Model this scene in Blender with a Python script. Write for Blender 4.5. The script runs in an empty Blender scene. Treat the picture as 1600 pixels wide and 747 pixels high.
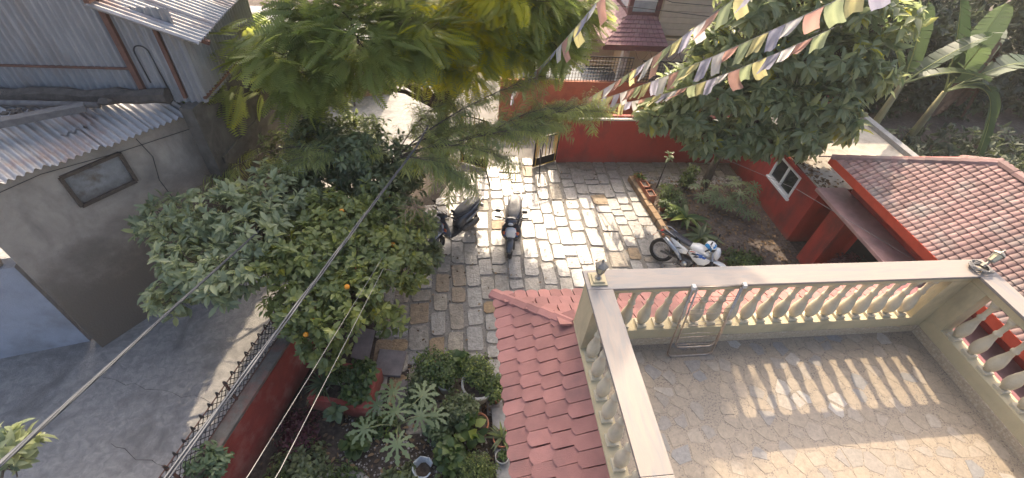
import bpy, math, random
import numpy as np
from mathutils import Vector, Matrix
sc = bpy.context.scene
col = sc.collection
PI = math.pi
# ---------------------------------------------------------------- camera
cam_d = bpy.data.cameras.new('camera'); cam = bpy.data.objects.new('camera', cam_d); col.objects.link(cam)
pit, rol, yaw = math.radians(44.59), math.radians(6.31), math.radians(10.46)
fwd = Vector((math.sin(yaw)*math.cos(pit), math.cos(yaw)*math.cos(pit), -math.sin(pit)))
rt = Vector((math.cos(yaw), -math.sin(yaw), 0)); up = rt.cross(fwd)
r2 = rt*math.cos(rol) + up*math.sin(rol); u2 = -rt*math.sin(rol) + up*math.cos(rol)
m = Matrix((r2, u2, -fwd)).transposed().to_4x4(); m.translation = (0, 0, 9.0)
cam.matrix_world = m
cam_d.sensor_width = 36; cam_d.lens = 36*718/1600; cam_d.clip_end = 900; cam_d.clip_start = 0.05
sc.camera = cam
sc.render.resolution_x, sc.render.resolution_y = 1600, 747
# ---------------------------------------------------------------- sky and sun
SUN_AZ, SUN_EL = math.radians(7.5), math.radians(41.5)
w = bpy.data.worlds.new('World'); sc.world = w; w.use_nodes = True
nt = w.node_tree; bg = nt.nodes['Background']
sky = nt.nodes.new('ShaderNodeTexSky'); sky.sky_type = 'NISHITA'; sky.sun_disc = False
sky.sun_elevation = SUN_EL; sky.sun_rotation = SUN_AZ; sky.dust_density = 6; sky.air_density = .8; sky.ozone_density = .3
nt.links.new(sky.outputs[0], bg.inputs[0]); bg.inputs[1].default_value = 0.15
sd = bpy.data.lights.new('sun', 'SUN'); sun = bpy.data.objects.new('sun', sd); col.objects.link(sun)
sd.energy = 2.5; sd.angle = math.radians(0.53); sd.color = (1, .83, .62)
S = Vector((math.sin(SUN_AZ)*math.cos(SUN_EL), math.cos(SUN_AZ)*math.cos(SUN_EL), math.sin(SUN_EL)))
sun.rotation_euler = S.to_track_quat('Z', 'Y').to_euler()
sc.view_settings.view_transform = 'Standard'; sc.view_settings.look = 'None'
sc.view_settings.exposure = 1.62; sc.view_settings.gamma = 1
# ---------------------------------------------------------------- helpers
random.seed(7); RNG = np.random.default_rng(7)
def V(*a): return Vector(a)
class MB:
    """collects faces for one mesh object"""
    def __init__(s): s.v = []; s.f = []
    def poly(s, pts):
        b = len(s.v); s.v += [tuple(p) for p in pts]; s.f.append(tuple(range(b, b+len(pts)))); return s
    def box(s, x0, x1, y0, y1, z0, z1):
        b = len(s.v)
        s.v += [(x0,y0,z0),(x1,y0,z0),(x1,y1,z0),(x0,y1,z0),(x0,y0,z1),(x1,y0,z1),(x1,y1,z1),(x0,y1,z1)]
        s.f += [tuple(b+i for i in q) for q in ((3,2,1,0),(4,5,6,7),(0,1,5,4),(1,2,6,5),(2,3,7,6),(3,0,4,7))]; return s
    def obox(s, c, ax, ay, az):
        c, ax, ay, az = Vector(c), Vector(ax), Vector(ay), Vector(az); b = len(s.v)
        for k in (-1, 1):
            for i, j in ((-1,-1),(1,-1),(1,1),(-1,1)): s.v.append(tuple(c + ax*i + ay*j + az*k))
        s.f += [tuple(b+i for i in q) for q in ((3,2,1,0),(4,5,6,7),(0,1,5,4),(1,2,6,5),(2,3,7,6),(3,0,4,7))]; return s
    def beam(s, a, b, w, h, upv=(0,0,1)):
        a, b = Vector(a), Vector(b); d = b - a; t = d.normalized(); u = Vector(upv); u = (u - t*u.dot(t)).normalized(); n = t.cross(u)
        return s.obox((a+b)/2, d/2, n*(w/2), u*(h/2))
    def prism(s, pts, z0, z1):
        n = len(pts); b = len(s.v)
        s.v += [(p[0],p[1],z0) for p in pts] + [(p[0],p[1],z1) for p in pts]
        s.f.append(tuple(range(b+n-1, b-1, -1))); s.f.append(tuple(range(b+n, b+2*n)))
        for i in range(n): j = (i+1) % n; s.f.append((b+i, b+j, b+n+j, b+n+i))
        return s
    def tube(s, pts, r, n=6, cap=True):
        pts = [Vector(p) for p in pts]; k = len(pts)
        if not hasattr(r, '__len__'): r = [r]*k
        t0 = (pts[1]-pts[0]).normalized(); u = t0.orthogonal().normalized(); b = len(s.v)
        for i, p in enumerate(pts):
            t = (pts[min(i+1,k-1)] - pts[max(i-1,0)])
            t = t.normalized() if t.length > 1e-9 else t0
            u = (u - t*u.dot(t)).normalized(); w_ = t.cross(u)
            for j in range(n):
                a = 2*PI*j/n; s.v.append(tuple(p + (u*math.cos(a) + w_*math.sin(a))*r[i]))
        for i in range(k-1):
            for j in range(n):
                j2 = (j+1) % n; s.f.append((b+i*n+j, b+i*n+j2, b+(i+1)*n+j2, b+(i+1)*n+j))
        if cap: s.f.append(tuple(b+j for j in range(n-1,-1,-1))); s.f.append(tuple(b+(k-1)*n+j for j in range(n)))
        return s
    def lathe(s, prof, n=12, c=(0,0,0), M=None, sq=0):
        b = len(s.v); k = len(prof); c = Vector(c)
        for r, z in prof:
            for j in range(n):
                a = 2*PI*(j+.5)/n; p = Vector((r*math.cos(a), r*math.sin(a), z))
                s.v.append(tuple(c + (M @ p if M else p)))
        for i in range(k-1):
            for j in range(n):
                j2 = (j+1) % n; s.f.append((b+i*n+j, b+i*n+j2, b+(i+1)*n+j2, b+(i+1)*n+j))
        s.f.append(tuple(b+j for j in range(n-1,-1,-1))); s.f.append(tuple(b+(k-1)*n+j for j in range(n)))
        return s
    def loft(s, secs, n=14, e=2.6):
        """secs: (x, y, z, half_width, half_height) rings of superellipse section across x"""
        b = len(s.v); k = len(secs)
        for x, y, z, hw, hh in secs:
            for j in range(n):
                a = 2*PI*j/n; ca, sa = math.cos(a), math.sin(a)
                s.v.append((x, y + hw*math.copysign(abs(ca)**(2/e), ca), z + hh*math.copysign(abs(sa)**(2/e), sa)))
        for i in range(k-1):
            for j in range(n):
                j2 = (j+1) % n; s.f.append((b+i*n+j, b+(i+1)*n+j, b+(i+1)*n+j2, b+i*n+j2))
        s.f.append(tuple(b+j for j in range(n))); s.f.append(tuple(b+(k-1)*n+j for j in range(n-1,-1,-1)))
        return s
    def torus(s, c, axis, R, r, n=20, k=8):
        c = Vector(c); ax = Vector(axis).normalized(); u = ax.orthogonal().normalized(); w_ = ax.cross(u); b = len(s.v)
        for i in range(n):
            a = 2*PI*i/n; d = u*math.cos(a) + w_*math.sin(a)
            for j in range(k):
                q = 2*PI*j/k; s.v.append(tuple(c + d*(R + r*math.cos(q)) + ax*(r*math.sin(q))))
        for i in range(n):
            for j in range(k):
                i2, j2 = (i+1) % n, (j+1) % k; s.f.append((b+i*k+j, b+i2*k+j, b+i2*k+j2, b+i*k+j2))
        return s
    def mesh(s, name, mat, smooth=False):
        me = bpy.data.meshes.new(name); me.from_pydata(s.v, [], s.f); me.update()
        if mat: me.materials.append(mat)
        if smooth: me.polygons.foreach_set('use_smooth', [True]*len(me.polygons))
        return me
    def build(s, name, mat, parent=None, smooth=False, bevel=0, local=False):
        o = bpy.data.objects.new(name, s.mesh(name, mat, smooth)); col.objects.link(o)
        attach(o, parent, local)
        if bevel:
            bv = o.modifiers.new('bevel', 'BEVEL'); bv.width = bevel; bv.segments = 2; bv.limit_method = 'ANGLE'; bv.angle_limit = math.radians(40)
        return o
def attach(o, parent, local=False):
    if parent is None: return
    o.parent = parent
    if parent.type == 'EMPTY' and not local: o.matrix_parent_inverse = Matrix.Translation(-parent.location)
def place(me, name, parent, loc, rot=None, scale=None):
    """a piece that shares mesh data; loc in world"""
    o = bpy.data.objects.new(name, me); col.objects.link(o); attach(o, parent); o.location = loc
    if rot is not None:
        if isinstance(rot, Matrix): o.rotation_euler = rot.to_euler()
        else: o.rotation_euler = rot
    if scale is not None: o.scale = scale
    return o
def tag(o, label=None, cat=None, group=None, kind=None):
    if label: o['label'] = label
    if cat: o['category'] = cat
    if group: o['group'] = group
    if kind: o['kind'] = kind
    return o
def thing(name, label, cat, loc=(0,0,0), rz=0, group=None):
    o = bpy.data.objects.new(name, None); col.objects.link(o); o.empty_display_size = .2
    o.location = loc; o.rotation_euler = (0, 0, rz); return tag(o, label, cat, group)
def struct(mb, name, mat, **k): return tag(mb.build(name, mat, **k), kind='structure')

# ---------------------------------------------------------------- materials
def mat(name, c1, c2=None, rough=.8, scale=6, bump=0, bscale=40, metal=0, c3=None, rand=0, detail=5, spec=.5, mscale=1.2, dist=0, stretch=None, coat=0):
    m = bpy.data.materials.new(name); m.use_nodes = True; n = m.node_tree.nodes; L = m.node_tree.links.new
    p = n['Principled BSDF']; p.inputs['Roughness'].default_value = rough; p.inputs['Metallic'].default_value = metal
    p.inputs['Specular IOR Level'].default_value = spec
    if coat: p.inputs['Coat Weight'].default_value = coat; p.inputs['Coat Roughness'].default_value = .12
    g = n.new('ShaderNodeNewGeometry'); src = g.outputs['Position']
    if stretch:
        mp = n.new('ShaderNodeMapping'); mp.inputs['Scale'].default_value = stretch; L(src, mp.inputs[0]); src = mp.outputs[0]
    def noise(sc_, d=detail):
        t = n.new('ShaderNodeTexNoise'); t.inputs['Scale'].default_value = sc_; t.inputs['Detail'].default_value = d; t.inputs['Roughness'].default_value = .62
        t.inputs['Distortion'].default_value = dist; L(src, t.inputs[0]); return t.outputs[0]
    def ramp(inp, a, b):
        r = n.new('ShaderNodeMapRange'); r.inputs[1].default_value = a; r.inputs[2].default_value = b; L(inp, r.inputs[0]); return r.outputs[0]
    def mix(f, a, b):
        x = n.new('ShaderNodeMix'); x.data_type = 'RGBA'
        if isinstance(f, (int, float)): x.inputs[0].default_value = f
        else: L(f, x.inputs[0])
        for s_, q in ((6, a), (7, b)):
            if isinstance(q, tuple): x.inputs[s_].default_value = (*q, 1)
            else: L(q, x.inputs[s_])
        return x.outputs[2]
    cur = c1
    if c2: cur = mix(ramp(noise(scale), .38, .64), c1, c2)
    if c3: cur = mix(ramp(noise(mscale, 6), .5, .68), cur, c3)
    if rand:
        oi = n.new('ShaderNodeObjectInfo'); h = n.new('ShaderNodeHueSaturation')
        L(ramp(oi.outputs['Random'], -1e-6, 1), h.inputs['Value']) if False else None
        mr = n.new('ShaderNodeMapRange'); mr.inputs[3].default_value = 1-rand; mr.inputs[4].default_value = 1+rand; L(oi.outputs['Random'], mr.inputs[0]); L(mr.outputs[0], h.inputs['Value'])
        if isinstance(cur, tuple): h.inputs['Color'].default_value = (*cur, 1)
        else: L(cur, h.inputs['Color'])
        cur = h.outputs[0]
    if isinstance(cur, tuple): p.inputs['Base Color'].default_value = (*cur, 1)
    else: L(cur, p.inputs['Base Color'])
    if bump:
        b = n.new('ShaderNodeBump'); b.inputs['Strength'].default_value = bump; b.inputs['Distance'].default_value = .02
        L(noise(bscale, 4), b.inputs['Height']); L(b.outputs[0], p.inputs['Normal'])
    return m
def leaf_mat(name, dark, light, trans=.35, rough=.42, yellow=None):
    m = bpy.data.materials.new(name); m.use_nodes = True; n = m.node_tree.nodes; L = m.node_tree.links.new
    p = n['Principled BSDF']; p.inputs['Roughness'].default_value = rough; out = n['Material Output']
    a = n.new('ShaderNodeAttribute'); a.attribute_name = 'tint'
    r = n.new('ShaderNodeValToRGB'); L(a.outputs['Fac'], r.inputs[0])
    e = r.color_ramp.elements; e[0].color = (*dark, 1); e[1].color = (*light, 1); e[1].position = .9
    if yellow: x = e.new(1.0); x.color = (*yellow, 1); e[1].position = .8
    L(r.outputs[0], p.inputs['Base Color'])
    t = n.new('ShaderNodeBsdfTranslucent'); h = n.new('ShaderNodeHueSaturation'); h.inputs['Saturation'].default_value = 1.15; h.inputs['Value'].default_value = 1.9; h.inputs['Hue'].default_value = .488
    L(r.outputs[0], h.inputs['Color']); L(h.outputs[0], t.inputs[0])
    s = n.new('ShaderNodeMixShader'); s.inputs[0].default_value = trans; L(p.outputs[0], s.inputs[1]); L(t.outputs[0], s.inputs[2]); L(s.outputs[0], out.inputs[0])
    return m
def emis_free_glass(name, c, rough=.05):
    m = mat(name, c, rough=rough, spec=.8); return m

# ---------------------------------------------------------------- leaves in bulk
LEAF_V = np.array([(0,0,0),(.34,0,.0),(.7,0,-.04),(1,0,-.14),(.3,.5,.1),(.68,.4,.04),(.3,-.5,.1),(.68,-.4,.04)], float)
LEAF_F = [(0,1,4),(1,2,5,4),(2,3,5),(0,6,1),(1,6,7,2),(2,7,3)]
SLIM_V = np.array([(0,0,0),(.5,.5,.03),(1,0,-.08),(.5,-.5,.03)], float); SLIM_F = [(0,2,1),(0,3,2)]
def frond_tpl(pairs=13, plen=.26, pw=.046, droop=.22):
    v = []; f = []
    def q(pts): b = len(v); v.extend(pts); f.append(tuple(range(b, b+len(pts))))
    q([(0,.006,0),(0,-.006,0),(.5,-.005,-droop*.25),(1,0,-droop),(.5,.005,-droop*.25)])
    for i in range(pairs):
        x = .1 + .88*i/(pairs-1); z = -droop*x*x; L = plen*(math.sin(PI*(.16+.74*x))**.7)
        for s in (-1, 1):
            dx, dy, dz = L*.34, s*L*.94, -L*.16
            px, py = -dy/L*pw, dx/L*pw*s*s
            q([(x,0,z),(x+dx*.45+px*.6,dy*.45+py*.6*s*s,z+dz*.3),(x+dx,dy,z+dz),(x+dx*.45-px*.6,dy*.45-py*.6,z+dz*.3)])
    return np.array(v), f
def droop_tpl(rng, k=26):
    v = []; f = []
    def q(pts): b = len(v); v.extend([tuple(p) for p in pts]); f.append(tuple(range(b, b+len(pts))))
    q([(0,.008,0),(0,-.008,0),(1,-.003,0),(1,.003,0)])
    for i in range(k):
        x = .08 + .92*i/(k-1); s = 1 if i % 2 else -1
        d = np.array([.45+rng.uniform(-.2,.2), s*rng.uniform(.25,.75), -rng.uniform(.15,.8)]); d = d/np.linalg.norm(d)*rng.uniform(.26,.42)
        sd_ = np.cross(d, [0,0,1]); sd_ = sd_/np.linalg.norm(sd_)*.016
        p = np.array([x,0,0]); mid = p+d*.55+np.array([0,0,.03]); tip = p+d+np.array([0,0,-.05])
        q([p, mid+sd_, tip, mid-sd_])
    return np.array(v), f
def fern_tpl(): return frond_tpl(16, .3, .05, .5)
def star_tpl(rays=9):
    v = [(0,0,0)]; f = []
    for i in range(rays):
        a = math.radians(-150 + 300*i/(rays-1)); L = 1-.3*abs(i-(rays-1)/2)/((rays-1)/2); b = len(v); da = math.radians(150/(rays-1))
        for r_, q, z in ((.2,a-da,.0),(.5,a-.12,.03),(.6,a-.26,-.01),(.72,a-.1,.02),(.8,a-.16,-.03),(1,a,-.14),(.8,a+.16,-.03),(.72,a+.1,.02),(.6,a+.26,-.01),(.5,a+.12,.03),(.2,a+da,.0)):
            k = L if r_ > .3 else 1; v.append((r_*math.cos(q)*k, r_*math.sin(q)*k, z))
        f.append((0, *range(b, b+11)))
    return np.array(v), f
def strap_tpl(n=5, droop=.5, w=.5):
    v = []; f = []
    for i in range(n+1):
        x = i/n; hw = w*math.sin(PI*(.12+.86*x)); z = -droop*x*x; v += [(x,hw,z+.25*hw),(x,0,z),(x,-hw,z+.25*hw)]
    for i in range(n):
        a = 3*i; f += [(a,a+1,a+4,a+3),(a+1,a+2,a+5,a+4)]
    return np.array(v), f
def norm(a): return a/np.maximum(np.linalg.norm(a, axis=-1, keepdims=True), 1e-9)
def scatter(tpl, P, D, size, width=.5, upv=None, rng=RNG, roll=.5):
    """returns vertices, face lists and per-vertex tint of len(P) copies of a leaf template pointing along D"""
    tv, tf = tpl; N = len(P); D = norm(D)
    U = np.tile([0,0,1.], (N,1)) if upv is None else upv
    U = U + rng.normal(0, roll, (N,3)); Z = norm(U - D*(U*D).sum(1, keepdims=True)); Y = np.cross(Z, D)
    s = np.asarray(size).reshape(-1,1,1)*np.ones((N,1,1)); t = tv[None]
    W = t[...,0:1]*D[:,None]*s + t[...,1:2]*Y[:,None]*s*width + t[...,2:3]*Z[:,None]*s + P[:,None]
    return W.reshape(-1,3), tf, N, len(tv)
def foliage(name, parts, mat_, parent=None, tints=None, smooth=False, local=False):
    """parts: list of scatter() results with tint arrays -> one mesh"""
    vs = []; loops = []; starts = []; totals = []; tint = []; base = 0; ls = 0
    for (W, tf, N, k), tn in parts:
        vs.append(W); tint.append(np.repeat(np.clip(tn, 0, 1), k))
        flat = np.concatenate([np.array(q) for q in tf]); tot = np.array([len(q) for q in tf])
        off = base + np.arange(N)*k
        loops.append((flat[None] + off[:,None]).ravel()); tt = np.tile(tot, N); totals.append(tt)
        base += N*k
    vs = np.concatenate(vs); loops = np.concatenate(loops); totals = np.concatenate(totals); tint = np.concatenate(tint)
    starts = np.concatenate([[0], np.cumsum(totals)[:-1]])
    me = bpy.data.meshes.new(name); me.vertices.add(len(vs)); me.vertices.foreach_set('co', vs.astype(np.float32).ravel())
    me.loops.add(len(loops)); me.loops.foreach_set('vertex_index', loops.astype(np.int32))
    me.polygons.add(len(totals)); me.polygons.foreach_set('loop_start', starts.astype(np.int32)); me.polygons.foreach_set('loop_total', totals.astype(np.int32))
    me.update(calc_edges=True)
    at_ = me.attributes.new('tint', 'FLOAT', 'POINT'); at_.data.foreach_set('value', tint.astype(np.float32))
    me.materials.append(mat_)
    o = bpy.data.objects.new(name, me); col.objects.link(o); attach(o, parent, local); return o
LEAF = (LEAF_V, LEAF_F); SLIM = (SLIM_V, SLIM_F)
def rosettes(C, A, k, size, rng, spread=.9, droop=.0, width=.42, tpl=LEAF, jit=.25, stem=.08):
    """k leaves round every twig tip C with axis A"""
    N = len(C); P = np.repeat(C, k, 0); Ax = norm(np.repeat(A, k, 0)); R = norm(rng.normal(0,1,(N*k,3))); R = norm(R - Ax*(R*Ax).sum(1, keepdims=True))
    D = R*spread + Ax*rng.uniform(.1,.9,(N*k,1)) + np.array([0,0,-droop]); D = norm(D)
    P = P + Ax*rng.uniform(-stem*1.5, stem*.5, (N*k,1)) + R*.02
    sz = size*rng.uniform(1-jit, 1+jit, N*k)
    upv = np.tile([0,0,1.],(N*k,1)) + Ax*.7
    t = np.repeat(rng.uniform(0,.75,N), k) + rng.uniform(-.15,.3,N*k)
    return scatter(tpl, P, D, sz, width, upv, rng, .35), t
def open_gap(C):
    """mask of points that stand outside the slit between the crowns through which the sun reaches the lane"""
    g = C[:,:2] - np.array([S.x/S.z, S.y/S.z])*C[:,2:3]; a, b = np.array([-4.2,7.3]), np.array([-4.8,4.2]); t = np.clip(((g-a)@(b-a))/((b-a)@(b-a)), 0, 1)
    h = C[:,:2] - np.array([S.x/S.z, S.y/S.z])*(C[:,2:3]-5.75)
    return (np.linalg.norm(g - (a + t[:,None]*(b-a)), axis=1) > .3) & ~((h[:,0] > -5.8) & (h[:,0] < -4.4) & (h[:,1] > 8.2) & (h[:,1] < 10.8) & (C[:,2] > 5.6))
def lumps(rng, subs):
    """points spread through lobes (x,y,z,rx,ry,rz,n), denser to the outside; returns points and outward axes"""
    C = []; A = []
    for x,y,z,rx,ry,rz,n in subs:
        d = norm(rng.normal(0,1,(n,3))); r = rng.uniform(.25,1,(n,1))**.45
        lump = 1 + .16*np.sin(d[:,:1]*5+x*3)*np.cos(d[:,1:2]*6+y) + rng.normal(0,.07,(n,1))
        C.append(np.array([x,y,z]) + d*r*lump*np.array([rx,ry,rz])); A.append(d + np.array([0,0,.35]))
    C, A = np.concatenate(C), norm(np.concatenate(A)); k = open_gap(C)
    return C[k], A[k]
def branches(mb, rng, base, fork, subs, r0, r1, twigs=None, every=6, bend=.15):
    """trunk base->fork, a limb to each lobe, twigs to some leaf points"""
    base, fork = Vector(base), Vector(fork)
    mid = (base+fork)/2 + Vector((rng.uniform(-.06,.06), rng.uniform(-.06,.06), 0))
    mb.tube([base-Vector((0,0,.1)), base+Vector((0,0,.08)), mid, fork], [r0*1.25, r0, r0*.86, r0*.72], 9)
    for i, s_ in enumerate(subs):
        c = Vector(s_[:3]); d = c - fork
        p1 = fork + d*.35 + Vector((rng.normal(0,bend), rng.normal(0,bend), d.length*.1)); p2 = fork + d*.7 + Vector((rng.normal(0,bend), rng.normal(0,bend), d.length*.06))
        mb.tube([fork-(fork-mid).normalized()*.05, p1, p2, c], [r0*.6, r1*1.6, r1, r1*.45], 6)
    if twigs is not None:
        S_ = np.array([s_[:3] for s_ in subs])
        for q in twigs[::every]:
            k = int(np.argmin(((S_-q)**2).sum(1))); c = S_[k]; o = c + (np.array(fork)-c)*.15*rng.uniform(0,1.6)
            mid_ = (o+q)/2 + rng.normal(0,.08,3); mb.tube([o, mid_, q], [r1*.42, r1*.25, .004], 4, cap=False)
# ---------------------------------------------------------------- shared materials
def ramp_mat(name, cols, rough=.6, scale=9, bump=.35, bscale=30, spec=.5, streak=None, weight=.35):
    """every object takes its own colour from a list, with veins of noise on top"""
    m = bpy.data.materials.new(name); m.use_nodes = True; n = m.node_tree.nodes; L = m.node_tree.links.new
    p = n['Principled BSDF']; p.inputs['Specular IOR Level'].default_value = spec
    oi = n.new('ShaderNodeObjectInfo'); r = n.new('ShaderNodeValToRGB'); r.color_ramp.interpolation = 'LINEAR'
    e = r.color_ramp.elements
    while len(e) < len(cols): e.new(.5)
    for i, c in enumerate(cols): e[i].position = i/(len(cols)-1); e[i].color = (*c, 1)
    L(oi.outputs['Random'], r.inputs[0])
    g = n.new('ShaderNodeNewGeometry'); mp = n.new('ShaderNodeMapping'); L(g.outputs['Position'], mp.inputs[0])
    if streak: mp.inputs['Scale'].default_value = streak
    t = n.new('ShaderNodeTexNoise'); t.inputs['Scale'].default_value = scale; t.inputs['Detail'].default_value = 7; t.inputs['Roughness'].default_value = .68; t.inputs['Distortion'].default_value = .6; L(mp.outputs[0], t.inputs[0])
    mr = n.new('ShaderNodeMapRange'); mr.inputs[1].default_value = .3; mr.inputs[2].default_value = .7; mr.inputs[3].default_value = 1-weight; mr.inputs[4].default_value = 1+weight; L(t.outputs[0], mr.inputs[0])
    h = n.new('ShaderNodeHueSaturation'); L(r.outputs[0], h.inputs['Color']); L(mr.outputs[0], h.inputs['Value']); L(h.outputs[0], p.inputs['Base Color'])
    rr = n.new('ShaderNodeMapRange'); rr.inputs[3].default_value = rough-.14; rr.inputs[4].default_value = rough+.14; L(t.outputs[0], rr.inputs[0]); L(rr.outputs[0], p.inputs['Roughness'])
    b = n.new('ShaderNodeBump'); b.inputs['Strength'].default_value = bump; b.inputs['Distance'].default_value = .03
    t2 = n.new('ShaderNodeTexNoise'); t2.inputs['Scale'].default_value = bscale; t2.inputs['Detail'].default_value = 6; L(g.outputs['Position'], t2.inputs[0]); L(t2.outputs[0], b.inputs['Height']); L(b.outputs[0], p.inputs['Normal'])
    return m
M = {}
M['dirt'] = mat('dirt', (.075,.055,.042), (.13,.1,.075), .95, 9, .9, 60, c3=(.05,.04,.03))
M['soil'] = mat('soil', (.045,.034,.027), (.1,.078,.06), .95, 14, 1.0, 70, c3=(.035,.027,.02), mscale=2.5)
M['bed_soil'] = mat('bed_soil', (.1,.075,.06), (.19,.15,.12), .95, 16, 1.0, 60, c3=(.07,.052,.04), mscale=2)
M['mortar'] = mat('mortar', (.2,.183,.16), (.29,.265,.23), .85, 25, 1.0, 80, c3=(.14,.128,.108), mscale=1.6)
M['lane'] = mat('lane', (.235,.228,.216), (.35,.332,.306), .85, 7, .9, 38, c3=(.18,.172,.162), mscale=1.1, dist=.8, detail=12)
M['road'] = mat('road', (.15,.14,.125), (.2,.185,.165), .9, 2, .5, 40, c3=(.11,.098,.085), mscale=.9)
M['crack'] = mat('crack', (.06,.055,.05), rough=.95)
M['stone'] = ramp_mat('stone', [(.22,.207,.19),(.275,.255,.228),(.25,.235,.217),(.28,.262,.232),(.225,.21,.193),(.278,.264,.242),(.262,.232,.19),(.248,.235,.217),(.265,.25,.23)], .33, 9, .6, 24, .6, weight=.38)
M['stone_brown'] = ramp_mat('stone_brown', [(.25,.18,.115),(.3,.2,.1),(.22,.185,.145),(.31,.27,.21),(.2,.17,.14)], .55, 8, .6, 26, weight=.45)
M['pebble'] = leaf_mat('pebble', (.13,.115,.1), (.36,.33,.3), 0, .8)
M['cream'] = mat('cream', (.52,.43,.26), (.46,.385,.235), .75, 3, .2, 50, c3=(.36,.31,.2), mscale=2.6, stretch=(1,1,.45), detail=8)
M['cream_out'] = mat('cream_out', (.62,.6,.53), (.54,.525,.47), .75, 5, .15, 60, c3=(.43,.42,.38), mscale=1.6, stretch=(1,1,.4))
M['baluster'] = mat('baluster', (.56,.49,.35), (.5,.435,.31), .68, 9, .15, 60, c3=(.4,.35,.25), mscale=4, detail=8)
M['marble'] = mat('marble', (.265,.215,.175), (.225,.195,.168), .5, 3.5, .05, 40, c3=(.19,.18,.17), mscale=1.5, dist=1.2, stretch=(6,.8,1), detail=8)
M['marble_x'] = mat('marble_x', (.265,.215,.175), (.225,.195,.168), .5, 3.5, .05, 40, c3=(.19,.18,.17), mscale=1.5, dist=1.2, stretch=(.8,6,1), detail=8)
M['terrazzo'] = mat('terrazzo', (.27,.22,.16), (.3,.245,.18), .5, 40, .1, 90, c3=(.095,.08,.065), mscale=58)
M['skirting'] = mat('skirting', (.46,.36,.24), (.36,.28,.19), .6, 45, .1, 90, c3=(.55,.46,.33), mscale=30)
M['chip'] = ramp_mat('chip', [(.275,.225,.165),(.29,.235,.17),(.28,.228,.165),(.295,.24,.172),(.285,.232,.168),(.29,.236,.17),(.28,.225,.16),(.25,.22,.18),(.31,.26,.2),(.285,.23,.168),(.21,.2,.185),(.29,.236,.17),(.37,.335,.285)], .42, 26, .04, 50, .5, weight=.22)
M['pink_tile'] = mat('pink_tile', (.32,.147,.126), (.275,.124,.107), .8, 5, .4, 120, c3=(.225,.112,.1), rand=.17, mscale=1.8, detail=9)
M['pink_under'] = mat('pink_under', (.22,.08,.08), (.17,.06,.06), .9, 8)
def splash(m, dirt, z0, z1, amp=1.0, sc_=2.2):
    """dust splashed up the foot of a wall, with an uneven noisy edge"""
    n = m.node_tree.nodes; L = m.node_tree.links.new; p_ = n['Principled BSDF']; src = p_.inputs['Base Color'].links[0].from_socket; g = n.new('ShaderNodeNewGeometry'); sx = n.new('ShaderNodeSeparateXYZ'); L(g.outputs['Position'], sx.inputs[0])
    t = n.new('ShaderNodeTexNoise'); t.inputs['Scale'].default_value = sc_; t.inputs['Detail'].default_value = 9; t.inputs['Roughness'].default_value = .72; L(g.outputs['Position'], t.inputs[0])
    a = n.new('ShaderNodeMath'); a.operation = 'MULTIPLY_ADD'; a.inputs[1].default_value = amp; L(t.outputs[0], a.inputs[0]); L(sx.outputs[2], a.inputs[2])
    r = n.new('ShaderNodeMapRange'); r.inputs[1].default_value = z1+amp*.5; r.inputs[2].default_value = z0+amp*.5; r.inputs[4].default_value = .7; L(a.outputs[0], r.inputs[0])
    x = n.new('ShaderNodeMix'); x.data_type = 'RGBA'; L(r.outputs[0], x.inputs[0]); L(src, x.inputs[6]); x.inputs[7].default_value = (*dirt, 1); L(x.outputs[2], p_.inputs['Base Color']); return m
M['red'] = splash(mat('red', (.4,.05,.034), (.33,.043,.031), .7, 2.2, .3, 45, c3=(.2,.042,.034), mscale=1.5, detail=9, stretch=(1,1,.5)), (.17,.1,.075), -.15, .3)
M['red_old'] = splash(mat('red_old', (.34,.06,.042), (.27,.05,.038), .78, 4, .35, 50, c3=(.38,.14,.11), mscale=2.3, detail=9), (.12,.08,.06), -.1, .4)
M['conc'] = mat('conc', (.32,.31,.29), (.24,.23,.215), .9, 5, .5, 50, c3=(.16,.155,.14), mscale=1.6)
M['roof_conc'] = mat('roof_conc', (.46,.41,.33), (.36,.32,.26), .9, 2.4, .4, 40, c3=(.27,.23,.18), mscale=1.3, dist=.8)
M['plaster'] = mat('plaster', (.30,.275,.24), (.24,.22,.19), .9, 2.2, .3, 30, c3=(.16,.145,.125), mscale=.8, dist=.5)
def damp_mat():
    m = mat('plaster', (.42,.36,.285), (.34,.29,.23), .9, 2.2, .5, 30, c3=(.22,.19,.155), mscale=.8, dist=.5); n = m.node_tree.nodes; L = m.node_tree.links.new
    p_ = n['Principled BSDF']; src = p_.inputs['Base Color'].links[0].from_socket; g = n.new('ShaderNodeNewGeometry'); sx = n.new('ShaderNodeSeparateXYZ'); L(g.outputs['Position'], sx.inputs[0])
    t = n.new('ShaderNodeTexNoise'); t.inputs['Scale'].default_value = 1.3; t.inputs['Detail'].default_value = 8; t.inputs['Roughness'].default_value = .7; L(g.outputs['Position'], t.inputs[0])
    a = n.new('ShaderNodeMath'); a.operation = 'MULTIPLY_ADD'; a.inputs[1].default_value = 2.6; L(t.outputs[0], a.inputs[0]); L(sx.outputs[2], a.inputs[2])
    r = n.new('ShaderNodeMapRange'); r.interpolation_type = 'SMOOTHSTEP'; r.inputs[1].default_value = 3.9; r.inputs[2].default_value = 2.7; L(a.outputs[0], r.inputs[0])
    x = n.new('ShaderNodeMix'); x.data_type = 'RGBA'; L(r.outputs[0], x.inputs[0]); L(src, x.inputs[6]); x.inputs[7].default_value = (.2,.17,.128,1); L(x.outputs[2], p_.inputs['Base Color']); return m
M['plaster'] = damp_mat()
M['stain'] = mat('stain', (.12,.105,.085), (.075,.066,.052), .95, 3.5, .5, 30, c3=(.17,.15,.12), mscale=1.5, dist=.5)
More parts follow.
